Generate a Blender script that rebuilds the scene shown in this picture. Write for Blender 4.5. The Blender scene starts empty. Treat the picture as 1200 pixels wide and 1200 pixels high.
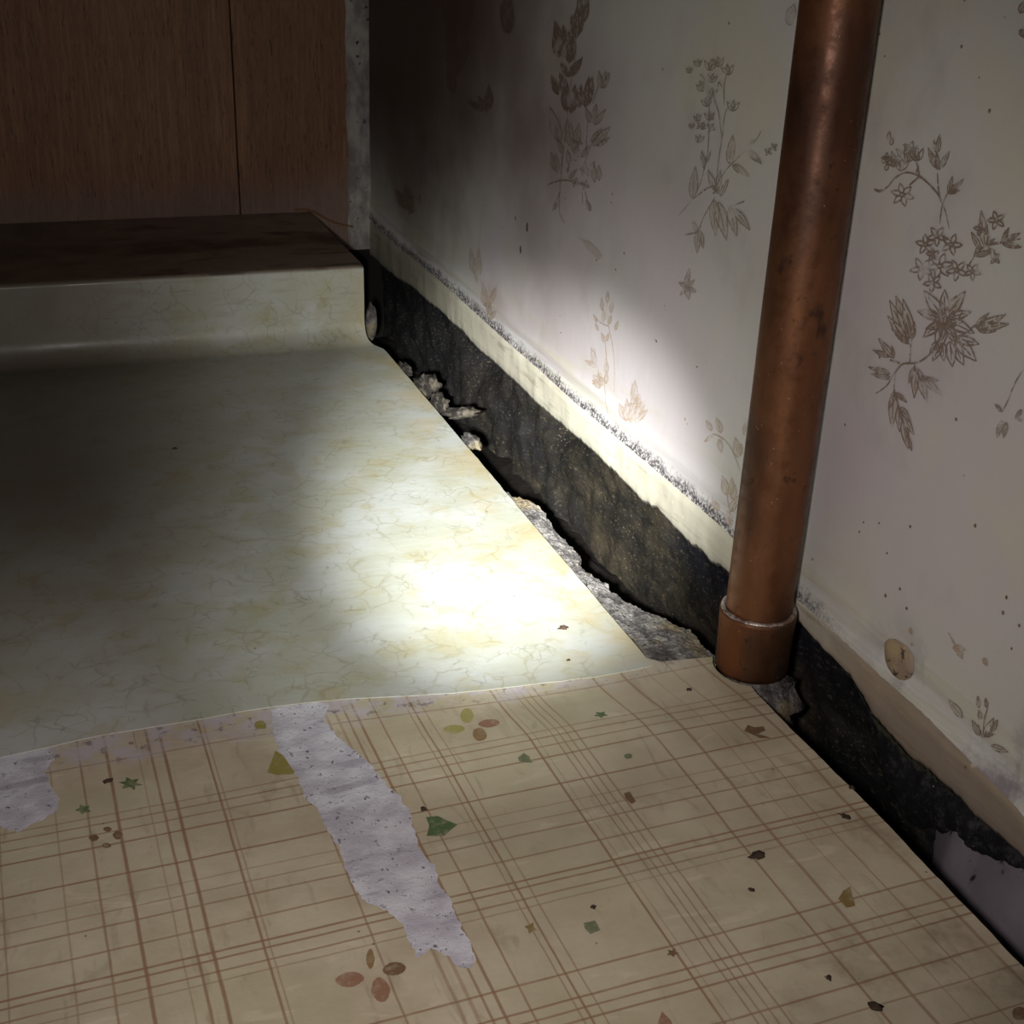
import bpy, math, random
import numpy as np
from mathutils import Matrix, Vector, noise
random.seed(4)
sc = bpy.context.scene
COL = sc.collection

# ------------------------------------------------------------------ camera
FPX = 1546.84
YAW, PITCH, ROLL = math.radians(20.3786), math.radians(24.4876), math.radians(-2.06295)
H = 0.40
cy, sy, cp, sp = math.cos(YAW), math.sin(YAW), math.cos(PITCH), math.sin(PITCH)
FW = np.array([sy*cp, cy*cp, -sp]); R0 = np.array([cy, -sy, 0.0]); D0 = np.cross(FW, R0)
RT = math.cos(ROLL)*R0 + math.sin(ROLL)*D0
DN = -math.sin(ROLL)*R0 + math.cos(ROLL)*D0
CAM = np.array([0.0, 0.0, H])
cam = bpy.data.objects.new('camera', bpy.data.cameras.new('camera')); COL.objects.link(cam)
cam.matrix_world = Matrix(((RT[0], -DN[0], -FW[0], 0), (RT[1], -DN[1], -FW[1], 0), (RT[2], -DN[2], -FW[2], H), (0, 0, 0, 1)))
cam.data.sensor_width = 36; cam.data.lens = FPX/1200*36; cam.data.clip_start = .01
sc.camera = cam

# ------------------------------------------------------------------ light
w = bpy.data.worlds.new('world'); sc.world = w; w.use_nodes = True
w.node_tree.nodes['Background'].inputs[0].default_value = (.75, .70, .85, 1)
w.node_tree.nodes['Background'].inputs[1].default_value = .03
def spot(name, loc, aim, power, angle, blend, size, color):
    l = bpy.data.lights.new(name, 'SPOT'); o = bpy.data.objects.new(name, l); COL.objects.link(o)
    l.energy = power; l.spot_size = math.radians(angle); l.spot_blend = blend; l.shadow_soft_size = size; l.color = color
    o.location = loc
    o.rotation_euler = (Vector(aim)-Vector(loc)).to_track_quat('-Z', 'Y').to_euler()
    return o
TORCH = (.0, .10, .345)
spot('torch_core', TORCH, (.312, .842, .012), 138.0, 22.5, 1.0, .010, (.95, 1.0, .98))
spot('torch_beam', TORCH, (.285, .85, .012), 15.0, 36, 1.0, .010, (.93, 1.0, .95))
spot('torch_spill', TORCH, (.22, .74, .03), 6.7, 98, 1.0, .02, (1.0, .94, .91))
sc.view_settings.view_transform = 'Standard'; sc.view_settings.look = 'None'
sc.view_settings.gamma = 1; sc.view_settings.use_curve_mapping = False
sc.view_settings.exposure = 0.0

# ------------------------------------------------------------------ geometry helpers
YB = 1.513            # back wall
XC, KW = .3712, .0276  # right wall line: x = XC + KW*(YB-y)
YS, SH = 1.258, .0770  # step riser position and height
ME = .3132            # right edge of the marbled vinyl
def ray(u, v):
    return RT*((u-600)/FPX) + DN*((v-600)/FPX) + FW
def onz(u, v, z=0.0):
    d = ray(u, v); t = (z-H)/d[2]; return CAM+t*d
def ony(u, v, y):
    d = ray(u, v); return CAM+d*(y/d[1])
def onwall(u, v, off=0.0):
    d = ray(u, v); a, b = XC+KW*YB-off, -KW     # x = a + b*y
    t = a/(d[0]-b*d[1]); return CAM+t*d
def xw(y): return XC+KW*(YB-y)
def fbm(x, y, z=0.0, o=4, s=1.0):
    return noise.fractal(Vector((x*s, y*s, z*s)), 1.0, 2.0, o)
def newmesh(name, V, F, mat, parent=None, smooth=True):
    me = bpy.data.meshes.new(name); me.from_pydata([tuple(map(float, v)) for v in V], [], F)
    me.materials.append(mat)
    if smooth: me.polygons.foreach_set('use_smooth', [True]*len(F))
    me.update()
    o = bpy.data.objects.new(name, me); COL.objects.link(o)
    if parent: o.parent = parent
    return o
def tag(o, label=None, cat=None, group=None, kind=None):
    if label: o['label'] = label
    if cat: o['category'] = cat
    if group: o['group'] = group
    if kind: o['kind'] = kind
    return o
def setuv(o, fn):
    uv = o.data.uv_layers.new(name='UVMap'); co = o.data.vertices
    for l in o.data.loops:
        uv.data[l.index].uv = fn(co[l.vertex_index].co)
def polyf(px, fn):     # pixels -> (y, z) profile on the wall, sorted in y; returns interpolator
    pts = sorted([(p[1], p[2]) for p in (fn(*q) for q in px)])
    ys = [p[0] for p in pts]; zs = [p[1] for p in pts]
    return lambda y: float(np.interp(y, ys, zs))
def autosharp(o, deg=35):
    try:
        m = o.modifiers.new('split', 'EDGE_SPLIT'); m.split_angle = math.radians(deg)
    except Exception: pass

# ------------------------------------------------------------------ material helpers
class NT:
    def __init__(s, name):
        s.m = bpy.data.materials.new(name); s.m.use_nodes = True; s.t = s.m.node_tree
        s.b = s.t.nodes['Principled BSDF']
    def n(s, typ, **k):
        x = s.t.nodes.new(typ)
        for a, v in k.items(): setattr(x, a, v)
        return x
    def L(s, a, b): s.t.links.new(a, b)
    def val(s, sock, v):
        if hasattr(v, 'is_output') or isinstance(v, bpy.types.NodeSocket): s.L(v, sock)
        else: sock.default_value = v
    def math(s, op, a, b=None, c=None, clamp=False):
        x = s.n('ShaderNodeMath', operation=op); x.use_clamp = clamp; s.val(x.inputs[0], a)
        if b is not None: s.val(x.inputs[1], b)
        if c is not None: s.val(x.inputs[2], c)
        return x.outputs[0]
    def rng(s, v, a, b, c=0.0, d=1.0, smooth=True):
        x = s.n('ShaderNodeMapRange'); x.interpolation_type = 'SMOOTHSTEP' if smooth else 'LINEAR'
        s.val(x.inputs[0], v)
        for i, q in enumerate((a, b, c, d)): s.val(x.inputs[1+i], q)
        return x.outputs[0]
    def mix(s, f, a, b, mode='MIX'):
        x = s.n('ShaderNodeMix', data_type='RGBA', blend_type=mode)
        s.val(x.inputs[0], f); s.val(x.inputs[6], a); s.val(x.inputs[7], b); return x.outputs[2]
    def noise(s, vec, scale, detail=4, rough=.55, dist=0.0):
        x = s.n('ShaderNodeTexNoise'); s.L(vec, x.inputs['Vector']); x.inputs['Scale'].default_value = scale
        x.inputs['Detail'].default_value = detail; x.inputs['Roughness'].default_value = rough; x.inputs['Distortion'].default_value = dist
        return x.outputs[0]
    def noisec(s, vec, scale, detail=3):
        x = s.n('ShaderNodeTexNoise'); s.L(vec, x.inputs['Vector']); x.inputs['Scale'].default_value = scale
        x.inputs['Detail'].default_value = detail; return x.outputs[1]
    def vor(s, vec, scale, feature='F1', out=0, rand=1.0):
        x = s.n('ShaderNodeTexVoronoi', feature=feature); s.L(vec, x.inputs['Vector']); x.inputs['Scale'].default_value = scale
        x.inputs['Randomness'].default_value = rand; return x.outputs[out]
    def obj(s): return s.n('ShaderNodeTexCoord').outputs['Object']
    def uv(s): return s.n('ShaderNodeTexCoord').outputs['UV']
    def scale(s, vec, sx, sy, sz, rot=(0, 0, 0)):
        x = s.n('ShaderNodeMapping'); s.L(vec, x.inputs[0]); x.inputs['Scale'].default_value = (sx, sy, sz)
        x.inputs['Rotation'].default_value = rot; return x.outputs[0]
    def sep(s, vec):
        x = s.n('ShaderNodeSeparateXYZ'); s.L(vec, x.inputs[0]); return x.outputs
    def warp(s, vec, scale, amt):
        c = s.noisec(vec, scale); v = s.n('ShaderNodeVectorMath', operation='SUBTRACT'); s.L(c, v.inputs[0]); v.inputs[1].default_value = (.5, .5, .5)
        m = s.n('ShaderNodeVectorMath', operation='SCALE'); s.L(v.outputs[0], m.inputs[0]); m.inputs['Scale'].default_value = amt
        a = s.n('ShaderNodeVectorMath', operation='ADD'); s.L(vec, a.inputs[0]); s.L(m.outputs[0], a.inputs[1]); return a.outputs[0]
    def fin(s, col, rough=.6, bump=None, strength=.3, dist=.001, metal=0.0, spec=.5, coat=0.0):
        s.val(s.b.inputs['Base Color'], col); s.val(s.b.inputs['Roughness'], rough); s.val(s.b.inputs['Metallic'], metal)
        s.b.inputs['Specular IOR Level'].default_value = spec
        s.b.inputs['Coat Weight'].default_value = coat; s.b.inputs['Coat Roughness'].default_value = .25
        if bump is not None:
            x = s.n('ShaderNodeBump'); s.L(bump, x.inputs['Height']); x.inputs['Strength'].default_value = strength
            x.inputs['Distance'].default_value = dist; s.L(x.outputs[0], s.b.inputs['Normal'])
        return s.m
def C(r, g, b):          # sRGB 0-255 to linear
    f = lambda c: (c/255/12.92) if c/255 <= .04045 else ((c/255+.055)/1.055)**2.4
    return (f(r), f(g), f(b), 1)

# ------------------------------------------------------------------ materials
def paper_color(n, P):
    """wallpaper ground: pale grey paper with faint lavender and cream clouds"""
    c1 = n.noise(P, 9, 4); c2 = n.noise(P, 3.1, 3)
    a = n.mix(n.rng(c2, .38, .62), C(201, 199, 190), C(196, 186, 188))
    a = n.mix(n.math('MULTIPLY', n.rng(c1, .5, .72), .5), a, C(205, 196, 172))
    streak = n.noise(n.scale(P, 4, 4, 3), 6, 4)
    a = n.mix(n.math('MULTIPLY', n.rng(streak, .55, .8), .35), a, C(165, 155, 150))
    return a
def stain(n, P, base):
    """damp brown and sooty clouds on the paper towards the back corner"""
    S_ = n.sep(P); yy = S_[1]; hh = n.math('SUBTRACT', S_[2], .05)
    # damp brown clouds high up towards the corner
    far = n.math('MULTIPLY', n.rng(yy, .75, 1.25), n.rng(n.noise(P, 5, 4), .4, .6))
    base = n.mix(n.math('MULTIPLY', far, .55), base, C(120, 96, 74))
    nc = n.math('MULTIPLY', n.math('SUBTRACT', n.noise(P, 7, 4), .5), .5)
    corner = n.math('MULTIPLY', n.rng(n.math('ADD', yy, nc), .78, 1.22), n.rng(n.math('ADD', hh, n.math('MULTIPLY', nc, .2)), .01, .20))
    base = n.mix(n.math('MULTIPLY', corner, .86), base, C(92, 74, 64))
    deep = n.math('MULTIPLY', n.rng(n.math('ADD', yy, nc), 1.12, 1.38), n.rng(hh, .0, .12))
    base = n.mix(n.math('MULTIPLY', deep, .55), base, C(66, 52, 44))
    return base
n = NT('wallpaper'); P = n.obj(); U = n.sep(n.uv()); hh = U[1]; yy = U[0]
base = stain(n, P, paper_color(n, P))
# pale fibrous band where the paper is scuffed just above its edge
nf = n.noise(n.scale(P, 60, 9, 190), 1.0, 4)
fib = n.math('MULTIPLY', n.rng(n.math('ADD', hh, n.math('MULTIPLY', nf, .012)), .032, .012), n.rng(nf, .35, .6))
base = n.mix(n.math('MULTIPLY', fib, .5), base, C(226, 224, 224))
grn = n.math('MULTIPLY', n.rng(n.noise(n.scale(P, 30, 5, 60), 1.4, 3), .5, .62), n.rng(hh, .05, .02))
base = n.mix(n.math('MULTIPLY', grn, .3), base, C(178, 172, 132))
# dark purple grey mould right on the edge line, fading by y 0.55
m1 = n.noise(n.scale(P, 1, 1, 1), 420, 3, .7); m2 = n.noise(P, 60, 4)
edge = n.math('SUBTRACT', 1.0, n.rng(n.math('SUBTRACT', hh, n.math('MULTIPLY', n.math('SUBTRACT', m2, .5), .018)), .0020, .0100))
mm = n.math('MULTIPLY', edge, n.rng(m1, .37, .55)); mm = n.math('MULTIPLY', mm, n.rng(yy, .52, .60))
edge2 = n.math('SUBTRACT', 1.0, n.rng(hh, .004, .014))
mm2 = n.math('MULTIPLY', n.math('MULTIPLY', edge2, n.rng(m1, .55, .64)), n.rng(yy, .52, .60))
base = n.mix(n.math('MULTIPLY', mm, .9), base, C(52, 44, 50))
base = n.mix(n.math('MULTIPLY', mm2, .7), base, C(70, 58, 66))
# lavender grey blooms low on the near side
bl = n.math('MULTIPLY', n.rng(n.noise(P, 26, 5, .65), .48, .66), n.math('MULTIPLY', n.rng(hh, .06, .0), n.rng(yy, .56, .42)))
base = n.mix(n.math('MULTIPLY', bl, .75), base, C(120, 106, 118))
# fly specks
sp_ = n.rng(n.vor(P, 46), .055, .03); keep = n.rng(n.noise(P, 12, 2), .5, .56)
base = n.mix(n.math('MULTIPLY', n.math('MULTIPLY', sp_, keep), .8), base, C(78, 62, 50))
bh = n.math('ADD', n.math('MULTIPLY', n.noise(P, 260, 4, .7), .5), n.math('MULTIPLY', n.noise(P, 30, 4), 2.2))
bh = n.math('ADD', bh, n.math('MULTIPLY', n.math('MULTIPLY', nf, n.rng(hh, .035, .01)), 2.0))
M_paper = n.fin(base, .62, bh, .35, .0007, spec=.3)

def print_mat(name, col, cov=.85):
    n = NT(name); P = n.obj(); base = stain(n, P, paper_color(n, P)); col = stain(n, P, col)
    k = n.rng(n.noise(P, 230, 4, .7), .30, .52); k2 = n.rng(n.noise(P, 38, 3), .28, .45)
    f = n.math('MULTIPLY', n.math('MULTIPLY', k, k2), cov)
    return n.fin(n.mix(f, base, col), .6, spec=.3)
M_print = print_mat('brown_print', C(110, 86, 64), .8)
M_printg = print_mat('grey_brown_print', C(112, 96, 80), .75)
M_printo = print_mat('ochre_print', C(158, 124, 84), .68)
M_printf = print_mat('faded_print_fill', C(160, 144, 120), .45)
M_printd = print_mat('dark_print_fill', C(98, 76, 56), .8)

n = NT('plaster_band'); P = n.obj(); U = n.sep(n.uv())
c = n.mix(n.rng(n.noise(P, 14, 4), .35, .65), C(208, 201, 182), C(192, 184, 166))
near = n.rng(U[0], .60, .50)
c = n.mix(n.math('MULTIPLY', near, .75), c, n.mix(n.rng(n.noise(n.scale(P, 30, 6, 60), 1.6, 4), .35, .65), C(150, 130, 104), C(132, 112, 98)))
st = n.rng(n.noise(n.scale(P, 60, 12, 130, (.5, 0, 0)), 1.5, 4, .6), .58, .68)
c = n.mix(n.math('MULTIPLY', st, .35), c, C(110, 92, 76))
c = n.mix(n.math('MULTIPLY', n.rng(n.noise(P, 120, 3), .66, .72), .6), c, C(226, 216, 196))
fr = n.rng(U[0], 1.12, 1.4); c = n.mix(n.math('MULTIPLY', fr, .5), c, C(110, 98, 82))
low = n.math('MULTIPLY', n.rng(n.math('SUBTRACT', U[1], n.math('MULTIPLY', n.noise(P, 130, 3), .004)), .0012, -.0012), .85)
c = n.mix(low, c, C(40, 34, 34))
M_band = n.fin(c, .6, n.math('ADD', n.noise(P, 60, 4), n.math('MULTIPLY', n.noise(n.scale(P, 40, 8, 120), 2, 3), .7)), .4, .0012, spec=.35)

n = NT('broken_plaster_edge'); P = n.obj()
M_core = n.fin(n.mix(n.noise(P, 90, 4), C(92, 86, 66), C(48, 44, 40)), .9, n.noise(P, 150, 4), .6, .002)

n = NT('black_masonry'); P0 = n.obj(); S = n.sep(P0); P = n.scale(P0, .5, .42, 1)
c = n.mix(n.rng(n.noise(P, 38, 6, .72), .38, .66), C(30, 27, 24), C(66, 58, 46))
c = n.mix(n.rng(n.noise(P, 9, 4), .50, .64), c, n.mix(n.noise(P, 60, 4), C(26, 25, 27), C(48, 45, 44)))
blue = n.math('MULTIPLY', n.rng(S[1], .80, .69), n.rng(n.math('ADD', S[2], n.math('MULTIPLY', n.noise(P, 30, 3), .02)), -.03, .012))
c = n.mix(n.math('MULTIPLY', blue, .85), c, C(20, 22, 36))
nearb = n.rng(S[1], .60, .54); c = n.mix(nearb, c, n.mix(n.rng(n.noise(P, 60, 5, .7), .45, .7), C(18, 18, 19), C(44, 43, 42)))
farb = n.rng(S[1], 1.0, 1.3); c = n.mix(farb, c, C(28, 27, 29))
grain = n.rng(n.noise(P, 520, 3, .7), .56, .68); c = n.mix(n.math('MULTIPLY', grain, .45), c, C(112, 100, 76))
spk = n.rng(n.vor(P, 420), .17, .07); kk = n.rng(n.noise(P, 50, 3), .50, .62)
c = n.mix(n.math('MULTIPLY', n.math('MULTIPLY', spk, kk), .65), c, C(160, 152, 136))
M_masonry = n.fin(c, .85, n.math('ADD', n.noise(P, 330, 5, .8), n.math('MULTIPLY', n.noise(P, 90, 4, .7), 1.6)), .9, .0016, spec=.2)

n = NT('black_crust'); P = n.obj()
c = n.mix(n.rng(n.noise(P, 120, 5, .7), .48, .72), C(20, 19, 20), C(70, 68, 68))
spk = n.rng(n.vor(P, 260), .2, .08); kk = n.rng(n.noise(P, 50, 3), .52, .6)
c = n.mix(n.math('MULTIPLY', n.math('MULTIPLY', spk, kk), .6), c, C(150, 146, 140))
M_crust = n.fin(c, .75, n.noise(P, 160, 5, .8), .9, .003, spec=.4)

n = NT('grey_mortar'); P = n.obj()
P = n.scale(P, 1, .6, 1); c = n.mix(n.rng(n.noise(P, 90, 5, .75), .38, .64), C(78, 73, 72), C(140, 134, 130))
c = n.mix(n.rng(n.noise(P, 260, 4, .7), .58, .68), c, C(48, 43, 41))
c = n.mix(n.math('MULTIPLY', n.rng(n.noise(P, 25, 3), .52, .64), .6), c, C(150, 132, 96))
M_mortar = n.fin(c, .9, n.math('ADD', n.noise(P, 170, 5, .75), n.noise(P, 60, 4)), 1.0, .0035, spec=.2)
n = NT('dirty_mortar'); P = n.obj()
c = n.mix(n.rng(n.noise(P, 80, 5, .7), .40, .68), C(42, 38, 36), C(120, 110, 98))
M_dmortar = n.fin(c, .9, n.noise(P, 170, 5, .75), 1.0, .003, spec=.2)
n = NT('smooth_render'); P = n.obj()
c = n.mix(n.rng(n.noise(P, 18, 4), .35, .65), C(112, 104, 112), C(134, 124, 130))
c = n.mix(n.rng(n.noise(n.scale(P, 1, 2, 1), 50, 4), .60, .66), c, C(48, 44, 48))
M_render = n.fin(c, .75, n.noise(P, 40, 4), .3, .002, spec=.3)
n = NT('pit_soil'); P = n.obj()
M_soil = n.fin(n.mix(n.noise(P, 60, 5, .7), C(14, 12, 11), C(40, 34, 30)), .95, n.noise(P, 120, 5, .75), 1.0, .004, spec=.1)

# plaid linoleum: uv = metres in the sheet's own print frame
Q = [(-.0505, .9, .5), (-.032, .8, .55), (-.0068, .9, .45), (.0078, 1.1, .7), (.0211, 1.7, .9), (.0362, .7, .45), (.0423, 1.3, .8), (.0488, 1.7, .9), (.0693, 1.2, .85), (.0718, .8, .5),
     (.1138, 1.0, .7), (.1355, 1.6, .55), (.1409, 1.7, .5), (.1461, 1.2, .75), (.1516, 1.5, .85), (.1625, 1.0, .75), (.1801, .8, .6), (.1834, 1.1, .85), (.1889, .8, .6),
     (.2327, 1.2, .9), (.2362, .7, .4), (.2454, .8, .7), (.2492, .8, .7), (.2535, .8, .7), (.2582, .9, .75), (.2959, 1.2, .8), (.3138, 1.8, .7), (.3285, .7, .45), (.3429, .9, .6), (.3626, 1.9, .65)]
Pl = [(.5862, 1.0, .75), (.5454, 1.0, .6), (.5394, 1.1, .75), (.532, 1.1, .7), (.5224, 1.3, .85), (.4995, 1.2, .9), (.485, .8, .5), (.4763, .9, .6), (.4674, 1.1, .75), (.4522, 1.1, .75),
      (.4372, 1.3, .9), (.4328, 1.2, .85), (.4256, 1.1, .75), (.4203, .8, .55), (.3778, 1.2, .8), (.3638, 1.2, .85), (.358, 1.1, .8), (.3523, 1.2, .85), (.3329, 1.2, .8), (.3198, 1.0, .65)]
Q += [(u-.3995, a, b) for (u, a, b) in Q if u > .05]
Pl += [(v-.285, a, b) for (v, a, b) in Pl]
ANG = .027
def plaid_uv(x, y):
    u = x*math.cos(ANG)+y*math.sin(ANG); v = -x*math.sin(ANG)+y*math.cos(ANG)
    ss = lambda t: (lambda q: q*q*(3-2*q))(min(1, max(0, t)))
    du = -.0062*ss((u-.14)/.16)*ss((v-.535)/.05) + .0018*ss((u-.26)/.05)*ss((v-.44)/.04)*ss((.56-v)/.05)
    dv = (.003-.011*ss((u-.08)/.2))*ss((v-.55)/.03)
    return u-du, v-dv
n = NT('plaid_linoleum'); P = n.obj(); uvv = n.warp(n.uv(), 26, .0011); S = n.sep(uvv); R = n.sep(n.uv())
g1 = n.noise(P, 22, 5, .6)
c = n.mix(n.rng(g1, .35, .65), C(194, 181, 156), C(178, 164, 139))
c = n.mix(n.math('MULTIPLY', n.rng(n.noise(P, 7, 3), .45, .65), .5), c, C(176, 168, 138))
wr = n.rng(n.noise(n.scale(P, 60, 18, 1, (0, 0, .9)), 1.3, 4, .6, 1.2), .56, .70)
c = n.mix(n.math('MULTIPLY', wr, .28), c, C(120, 106, 84))
wl = n.rng(n.noise(n.scale(P, 18, 70, 1, (0, 0, .5)), 1.1, 3, .6, 1.0), .60, .70)
c = n.mix(n.math('MULTIPLY', wl, .35), c, C(214, 200, 176))
def lines(axis, LL):
    acc = None
    for (p, wd, k) in LL:
        d = n.math('ABSOLUTE', n.math('SUBTRACT', axis, p))
        e = n.rng(d, wd*.00022, wd*.00066+.0001, k, 0.0)
        acc = e if acc is None else n.math('MAXIMUM', acc, e)
    return acc
lq, lp = lines(S[0], Q), lines(S[1], Pl)
fade = n.rng(n.noise(P, 55, 4), .2, .5, .55, 1.0)
both = n.math('MULTIPLY', n.math('MINIMUM', n.math('ADD', n.math('MAXIMUM', lq, lp), n.math('MULTIPLY', n.math('MULTIPLY', lq, lp), .35)), 1.0), fade)
c = n.mix(n.math('MULTIPLY', both, .84), c, C(132, 92, 66))
# pinkish woven glow next to the bunched lines
# scuffed, purple grey worn strip along the marbled sheet
edgev = n.rng(n.math('ADD', R[1], n.math('MULTIPLY', n.math('SUBTRACT', n.noise(P, 34, 4), .5), .05)), .578, .600)
sc_ = n.math('MULTIPLY', edgev, n.rng(n.noise(P, 70, 4, .65), .38, .58))
sc_ = n.math('MULTIPLY', sc_, n.rng(R[0], .34, .26, .35, 1.0))
c = n.mix(n.math('MULTIPLY', sc_, .8), c, C(188, 178, 184))
scd = n.math('MULTIPLY', n.math('MULTIPLY', edgev, n.rng(n.noise(P, 130, 4, .7), .56, .64)), .6)
c = n.mix(scd, c, C(96, 76, 88))
# green and yellow rim beside the pipe
rim = n.math('MULTIPLY', n.rng(R[0], .362, .374), n.rng(R[1], .55, .57))
c = n.mix(n.math('MULTIPLY', rim, .55), c, C(150, 150, 84))
dirt = n.math('MULTIPLY', n.rng(n.noise(P, 16, 5, .65), .56, .70), n.rng(R[0], .16, .34))
c = n.mix(n.math('MULTIPLY', dirt, .45), c, C(104, 82, 58))
dk = n.rng(n.vor(P, 75), .06, .03); c = n.mix(n.math('MULTIPLY', n.math('MULTIPLY', dk, n.rng(n.noise(P, 20, 2), .52, .57)), .7), c, C(70, 50, 34))
rough = n.rng(n.noise(P, 40, 4), .3, .7, .42, .62)
M_lino = n.fin(c, rough, n.math('ADD', n.noise(P, 300, 3, .6), n.math('MULTIPLY', n.noise(P, 34, 4), 2.0)), .25, .0007, spec=.4)
def flat_mat(name, col, k=.8, ro=.55):
    n = NT(name); P = n.obj()
    c = n.mix(n.rng(n.noise(P, 160, 4, .7), .25, .55, .3, .86), C(176, 162, 136), n.mix(n.noise(P, 60, 3), col, tuple(q*k for q in col[:3])+(1,)))
    return n.fin(c, ro, spec=.35)
M_green = flat_mat('green_fleck', C(52, 92, 48)); M_sage = flat_mat('sage_fleck', C(98, 110, 80)); M_olive = flat_mat('olive_fleck', C(140, 130, 52))
M_ochre = flat_mat('ochre_fleck', C(128, 104, 40)); M_petal = flat_mat('red_brown_petal', C(146, 100, 78)); M_rust = flat_mat('rust_fleck', C(106, 72, 44)); M_pet2 = flat_mat('olive_petal', C(158, 150, 84))
M_bpet = flat_mat('tan_petal', C(136, 104, 66))
n = NT('torn_felt'); P = n.obj()
c = n.mix(n.rng(n.noise(P, 60, 4), .35, .65), C(180, 174, 182), C(208, 205, 210))
c = n.mix(n.rng(n.noise(P, 240, 5, .75), .57, .66), c, C(84, 70, 82))
c = n.mix(n.math('MULTIPLY', n.rng(n.noise(n.scale(P, 10, 40, 1), 2.0, 4), .56, .66), .5), c, C(136, 128, 138))
M_felt = n.fin(c, .95, n.math('ADD', n.noise(P, 300, 4, .7), n.noise(P, 110, 4)), .6, .0009, spec=.1)

# marbled vinyl
n = NT('marbled_vinyl'); P = n.obj(); S = n.sep(P)
W1 = n.warp(P, 26, .024); W1 = n.warp(W1, 110, .006)
v1 = n.vor(W1, 46, 'DISTANCE_TO_EDGE'); v2 = n.vor(W1, 88, 'DISTANCE_TO_EDGE')
ns = n.noise(P, 12, 4)
c = n.mix(n.rng(n.noise(W1, 15, 4), .40, .64), C(176, 175, 160), C(186, 186, 180))
c = n.mix(n.math('MULTIPLY', n.rng(n.noise(W1, 28, 4, .6), .50, .68), .42), c, C(168, 154, 108))
edg = n.math('MULTIPLY', n.rng(v1, .055, .0), n.rng(n.noise(P, 36, 3), .38, .62))
c = n.mix(n.math('MULTIPLY', edg, .34), c, C(136, 120, 76))
edg2 = n.math('MULTIPLY', n.rng(v2, .05, .0), n.rng(n.noise(P, 50, 3), .50, .66))
c = n.mix(n.math('MULTIPLY', edg2, .38), c, C(104, 98, 72))
# rusty tea stain running down the free edge
es = n.math('MULTIPLY', n.rng(n.math('ADD', S[0], n.math('MULTIPLY', n.noise(P, 30, 3), .02)), .27, .322), n.rng(n.noise(P, 20, 4), .42, .6))
c = n.mix(n.math('MULTIPLY', es, .35), c, C(186, 154, 84))
# years of grime on the ledge; browner towards the foot of the upstand
top = n.math('MULTIPLY', n.rng(S[2], SH-.004, SH-.0005), 1.0)
wv = n.math('ADD', S[1], n.math('MULTIPLY', n.math('SUBTRACT', n.noise(n.scale(P, 9, 24, 1), 1.0, 4), .5), .10))
gr = n.math('MULTIPLY', top, 1.0)
c = n.mix(n.math('MULTIPLY', gr, .88), c, C(118, 98, 82))
wave = n.math('MULTIPLY', n.rng(wv, 1.335, 1.355), n.rng(wv, 1.415, 1.385))
c = n.mix(n.math('MULTIPLY', n.math('MULTIPLY', top, wave), .8), c, C(46, 38, 32))
bl = n.math('MULTIPLY', top, n.rng(n.noise(n.scale(P, 14, 40, 1), 1.0, 4), .56, .62))
c = n.mix(n.math('MULTIPLY', bl, .7), c, C(46, 36, 30))
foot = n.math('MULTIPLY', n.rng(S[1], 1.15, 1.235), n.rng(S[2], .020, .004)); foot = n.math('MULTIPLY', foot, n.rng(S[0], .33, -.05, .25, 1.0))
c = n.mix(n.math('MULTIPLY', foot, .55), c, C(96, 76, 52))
rs = n.math('MULTIPLY', n.rng(S[2], .004, .02), n.rng(n.noise(n.scale(P, 10, 10, 60), 2.0, 4), .5, .68))
c = n.mix(n.math('MULTIPLY', rs, .3), c, C(150, 136, 104))
far = n.math('MULTIPLY', n.rng(S[0], .20, -.02), n.rng(S[1], .62, .95)); c = n.mix(n.math('MULTIPLY', far, .82), c, C(92, 82, 68))  # torch falloff painted into the colour: sheet darkens towards the far left
sp_ = n.rng(n.vor(P, 60), .05, .025); c = n.mix(n.math('MULTIPLY', n.math('MULTIPLY', sp_, n.rng(n.noise(P, 15, 2), .5, .55)), .8), c, C(52, 42, 32))
rough = n.rng(n.noise(P, 30, 4), .3, .7, .30, .46)
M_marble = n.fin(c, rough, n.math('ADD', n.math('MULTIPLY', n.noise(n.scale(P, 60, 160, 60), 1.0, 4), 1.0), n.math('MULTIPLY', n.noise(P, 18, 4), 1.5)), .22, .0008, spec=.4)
n = NT('vinyl_backing'); P = n.obj(); M_back = n.fin(n.mix(n.noise(P, 90, 4), C(40, 34, 28), C(72, 62, 48)), .9)

# plywood
n = NT('plywood'); P = n.obj(); S = n.sep(P)
g = n.noise(n.scale(P, 300, 1, 16), 1.0, 5, .75, .5); g2 = n.noise(n.scale(P, 34, 1, 2), 1.0, 4)
c = n.mix(n.rng(g, .38, .66), C(122, 84, 58), C(146, 106, 76)); c = n.mix(n.math('MULTIPLY', n.rng(g2, .42, .62), .3), c, C(96, 64, 46))
fl = n.rng(n.noise(n.scale(P, 620, 1, 55), 1.0, 3, .7), .57, .66); c = n.mix(n.math('MULTIPLY', fl, .75), c, C(48, 34, 26)); fl2 = n.rng(n.noise(n.scale(P, 520, 1, 60), 1.3, 3, .7), .58, .66); c = n.mix(n.math('MULTIPLY', fl2, .5), c, C(150, 118, 90))
lowz = n.math('MULTIPLY', n.rng(n.math('ADD', S[2], n.math('MULTIPLY', n.noise(n.scale(P, 8, 1, 4), 1.0, 3), .05)), .165, .10), .6)
c = n.mix(lowz, c, C(122, 104, 98))
M_ply = n.fin(c, .55, g, .35, .0008, spec=.3)
n = NT('grey_corner_plaster'); P = n.obj()
c = n.mix(n.rng(n.noise(n.scale(P, 1, 1, .5), 60, 5, .65), .35, .65), C(126, 118, 116), C(170, 164, 156))
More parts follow.
